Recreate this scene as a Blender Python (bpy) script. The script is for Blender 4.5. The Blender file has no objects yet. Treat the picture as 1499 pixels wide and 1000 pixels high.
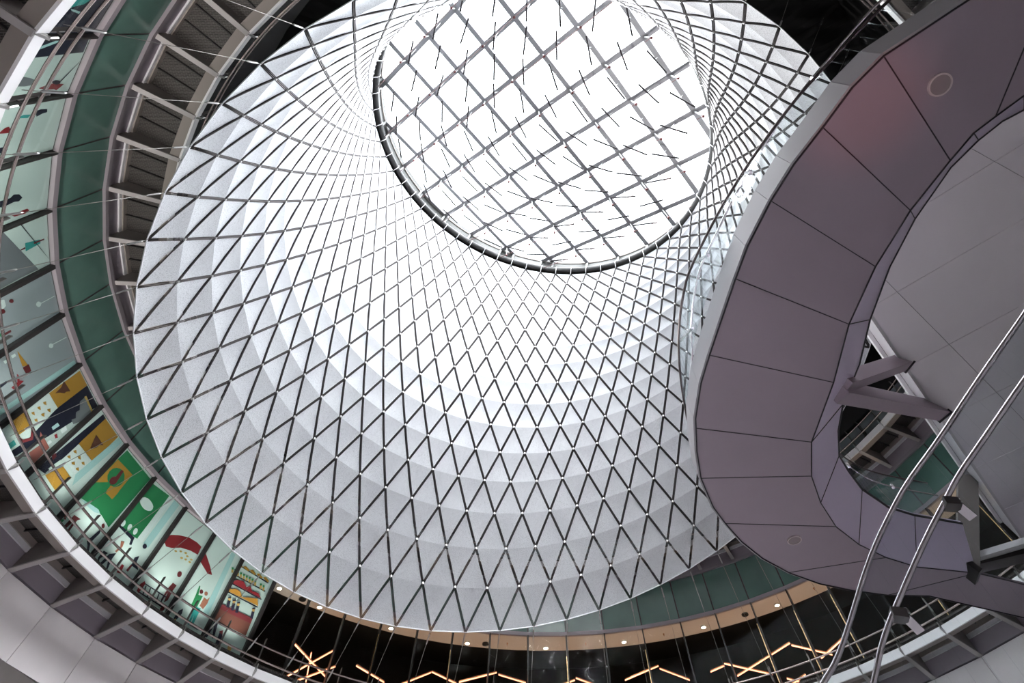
# Looking up into a round glass atrium: reflector cable net, skylight, ring balconies, murals, gallery
import bpy, bmesh, math, numpy as np
from mathutils import Matrix, Vector
CAM_F=620.7204;CAM_PX=779.6334;CAM_PY=276.7349
CAM_R=[[0.9998139, -0.0071763, 0.0179084], [0.0, 0.9282458, 0.3719673], [-0.0192927, -0.3718981, 0.9280731]]
AX,AY=2.1782,14.0186
NET_B=([1.75385, 13.86461, 14.42413],[-0.166371, 0.124356],16.15950,1.774515)
NET_T=([0.17334, 7.92289, 25.99089],[0.317866, -0.269683],10.93500,1.701191)
NET_Q=[0.64364, -0.09297, -0.55014, 0.94113, -0.57151, 0.59252, -0.04444, -0.10597, -0.14428, -0.97642, -0.16968]
GRID=([-3.2617, -2.4848],[1.69268, 1.92426],[1.9026, -1.7155])
BLADES=[[0,-2,-2,-8.834,5.166,28.761,0.312,-0.887,-0.339],[0,-2,-1,-7.015,3.655,27.775,0.374,-0.859,-0.35],[0,-2,0,-5.196,2.144,26.789,0.335,-0.878,-0.343],[0,-2,1,-3.377,0.634,25.804,0.382,-0.855,-0.352],[0,-2,2,-1.558,-0.877,24.818,0.187,-0.932,-0.311],[0,-1,-3,-9.034,8.665,29.768,-0.053,0.96,0.276],[0,-1,-2,-7.216,7.154,28.782,-0.129,0.946,0.296],[0,-1,-1,-5.397,5.643,27.797,0.136,-0.945,-0.298],[0,-1,0,-3.578,4.132,26.811,0.202,-0.928,-0.314],[0,-1,1,-1.759,2.621,25.825,0.074,-0.957,-0.281],[0,-1,2,0.06,1.11,24.84,0.121,-0.948,-0.294],[0,-1,3,1.879,-0.401,23.854,0.077,0.969,0.237],[0,0,-3,-7.416,10.652,29.789,0.008,0.966,0.258],[0,0,-2,-5.597,9.141,28.804,0.287,0.944,0.163],[0,0,-1,-3.779,7.63,27.818,0.303,0.94,0.157],[0,0,0,-1.96,6.119,26.832,0.154,0.965,0.211],[0,0,1,-0.141,4.608,25.847,0.138,0.966,0.217],[0,0,2,1.678,3.097,24.861,0.328,0.933,0.148],[0,0,3,3.497,1.586,23.876,0.247,0.952,0.178],[0,0,4,5.316,0.075,22.89,0.312,0.938,0.154],[0,1,-3,-5.798,12.639,29.811,0.582,0.812,0.034],[0,1,-2,-3.979,11.128,28.825,0.665,0.747,-0.01],[0,1,-1,-2.16,9.617,27.84,0.651,0.759,-0.002],[0,1,0,-0.341,8.106,26.854,0.599,0.8,0.025],[0,1,1,1.477,6.595,25.868,0.741,0.669,-0.055],[0,1,2,3.296,5.084,24.883,0.597,0.801,0.026],[0,1,3,5.115,3.573,23.897,0.665,0.747,-0.01],[0,1,4,6.934,2.062,22.911,0.714,0.699,-0.039],[0,2,-3,-4.18,14.626,29.832,0.768,0.636,-0.073],[0,2,-2,-2.361,13.115,28.847,0.917,0.346,-0.198],[0,2,-1,-0.542,11.604,27.861,0.934,0.283,-0.221],[0,2,0,1.277,10.093,26.876,0.918,0.343,-0.199],[0,2,1,3.096,8.582,25.89,0.841,0.527,-0.125],[0,2,2,4.914,7.071,24.904,0.921,0.331,-0.204],[0,2,3,6.733,5.56,23.919,0.877,0.454,-0.156],[0,2,4,8.552,4.049,22.933,0.873,0.464,-0.152],[0,3,-3,-2.562,16.613,29.854,0.907,0.377,-0.187],[0,3,-2,-0.743,15.102,28.868,0.953,0.157,-0.261],[0,3,-1,1.076,13.591,27.883,0.954,0.022,-0.297],[0,3,0,2.895,12.08,26.897,0.946,-0.067,-0.319],[0,3,1,4.714,10.569,25.911,0.948,-0.046,-0.314],[0,3,2,6.533,9.059,24.926,0.954,0.019,-0.298],[0,3,3,8.351,7.548,23.94,0.956,0.073,-0.284],[0,4,-2,0.875,17.09,28.89,0.926,-0.164,-0.339],[0,4,-1,2.694,15.579,27.904,0.842,-0.391,-0.373],[0,4,0,4.513,14.068,26.919,0.888,-0.286,-0.36],[0,4,1,6.332,12.557,25.933,0.849,-0.376,-0.371],[0,4,2,8.151,11.046,24.947,0.807,-0.453,-0.379],[1,-2,-1,-6.915,1.906,27.271,0.358,-0.867,-0.348],[1,-2,0,-5.096,0.395,26.286,0.321,-0.884,-0.34],[1,-2,1,-3.277,-1.116,25.3,0.295,-0.895,-0.335],[1,-1,-3,-8.934,6.916,29.264,0.213,-0.924,-0.317],[1,-1,-2,-7.115,5.405,28.279,0.31,-0.888,-0.338],[1,-1,-1,-5.296,3.894,27.293,0.38,-0.856,-0.352],[1,-1,0,-3.478,2.383,26.307,0.257,-0.909,-0.327],[1,-1,1,-1.659,0.872,25.322,0.134,-0.945,-0.298],[1,-1,2,0.16,-0.639,24.336,0.038,-0.962,-0.271],[1,0,-3,-7.316,8.903,29.286,-0.006,0.965,0.262],[1,0,-2,-5.497,7.392,28.3,0.124,0.967,0.221],[1,0,-1,-3.678,5.881,27.314,0.155,-0.94,-0.303],[1,0,0,-1.859,4.37,26.329,-0.017,0.964,0.265],[1,0,1,-0.04,2.859,25.343,0.03,0.967,0.251],[1,0,2,1.778,1.348,24.358,0.054,0.968,0.244],[1,0,3,3.597,-0.163,23.372,0.015,-0.964,-0.265],[1,1,-4,-7.517,12.401,30.293,0.196,0.961,0.197],[1,1,-3,-5.698,10.89,29.307,0.292,0.943,0.162],[1,1,-2,-3.879,9.379,28.322,0.443,0.891,0.099],[1,1,-1,-2.06,7.868,27.336,0.442,0.891,0.1],[1,1,0,-0.241,6.357,26.35,0.434,0.895,0.104],[1,1,1,1.578,4.846,25.365,0.459,0.883,0.092],[1,1,2,3.397,3.335,24.379,0.436,0.894,0.102],[1,1,3,5.215,1.824,23.393,0.433,0.896,0.104],[1,2,-4,-5.898,14.388,30.314,0.669,0.743,-0.012],[1,2,-3,-4.08,12.877,29.329,0.715,0.698,-0.039],[1,2,-2,-2.261,11.366,28.343,0.776,0.626,-0.078],[1,2,-1,-0.442,9.855,27.358,0.797,0.597,-0.092],[1,2,0,1.377,8.344,26.372,0.787,0.611,-0.085],[1,2,1,3.196,6.833,25.386,0.839,0.53,-0.124],[1,2,2,5.015,5.322,24.401,0.707,0.706,-0.035],[1,2,3,6.834,3.811,23.415,0.762,0.644,-0.068],[1,3,-3,-2.461,14.864,29.35,0.902,0.393,-0.181],[1,3,-2,-0.643,13.353,28.365,0.956,0.067,-0.286],[1,3,-1,1.176,11.842,27.379,0.955,0.121,-0.271],[1,3,0,2.995,10.331,26.393,0.948,0.2,-0.247],[1,3,1,4.814,8.82,25.408,0.944,0.226,-0.239],[1,3,2,6.633,7.309,24.422,0.919,0.341,-0.2],[1,3,3,8.452,5.798,23.437,0.94,0.253,-0.23],[1,4,-3,-0.843,16.852,29.372,0.953,0.155,-0.261],[1,4,-2,0.976,15.341,28.386,0.933,-0.136,-0.333],[1,4,-1,2.795,13.83,27.401,0.885,-0.294,-0.361],[1,4,0,4.613,12.319,26.415,0.93,-0.149,-0.336],[1,4,1,6.432,10.808,25.429,0.913,-0.212,-0.348],[1,4,2,8.251,9.297,24.444,0.87,-0.331,-0.366],[1,5,-2,2.594,17.328,28.408,0.867,-0.337,-0.367],[1,5,-1,4.413,15.817,27.422,0.881,-0.304,-0.362],[1,5,0,6.232,14.306,26.437,0.895,-0.267,-0.357],[1,5,1,8.05,12.795,25.451,0.881,-0.304,-0.362]]
GAL_OUT=[[5.6, 0.53], [5.24, 1.01], [4.93, 1.66], [4.59, 2.31], [4.34, 2.98], [4.1, 3.89], [4.0, 4.6], [3.89, 5.56], [3.79, 6.46], [3.73, 7.21], [3.76, 8.25], [3.94, 9.3], [4.18, 10.25], [4.34, 10.62], [4.65, 11.33], [5.07, 11.99], [5.64, 12.77], [6.34, 13.51], [7.22, 14.2], [8.23, 14.77], [9.2, 15.12], [10.39, 15.42], [11.62, 15.51], [13.29, 16.15], [15.01, 16.81]]
GAL_FAS=[[5.45, 0.4], [4.94, 0.99], [4.63, 1.49], [4.39, 2.1], [4.14, 2.76], [3.95, 3.46], [3.8, 3.77], [3.65, 4.72], [3.54, 5.76], [3.49, 6.97], [3.57, 8.0], [3.78, 9.03], [4.15, 10.25]]
GAL_INN=[[8.11, 1.15], [7.78, 1.49], [7.52, 1.77], [7.3, 2.25], [6.92, 3.19], [6.64, 4.36], [6.51, 5.71], [6.61, 7.26], [6.58, 9.08], [6.87, 10.25], [7.35, 11.25], [8.0, 12.22], [8.83, 13.0], [9.76, 13.61], [10.77, 14.08], [12.61, 14.44]]
GAL_UPP=[[8.63, 1.45], [8.33, 1.65], [8.04, 1.99], [7.73, 2.5], [7.42, 3.53], [7.27, 4.59], [7.26, 5.89], [7.39, 7.11], [7.35, 8.3], [7.47, 9.16], [7.73, 10.03], [8.11, 10.59], [8.69, 11.33], [9.63, 12.09], [10.46, 12.45], [11.93, 12.85]]
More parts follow.
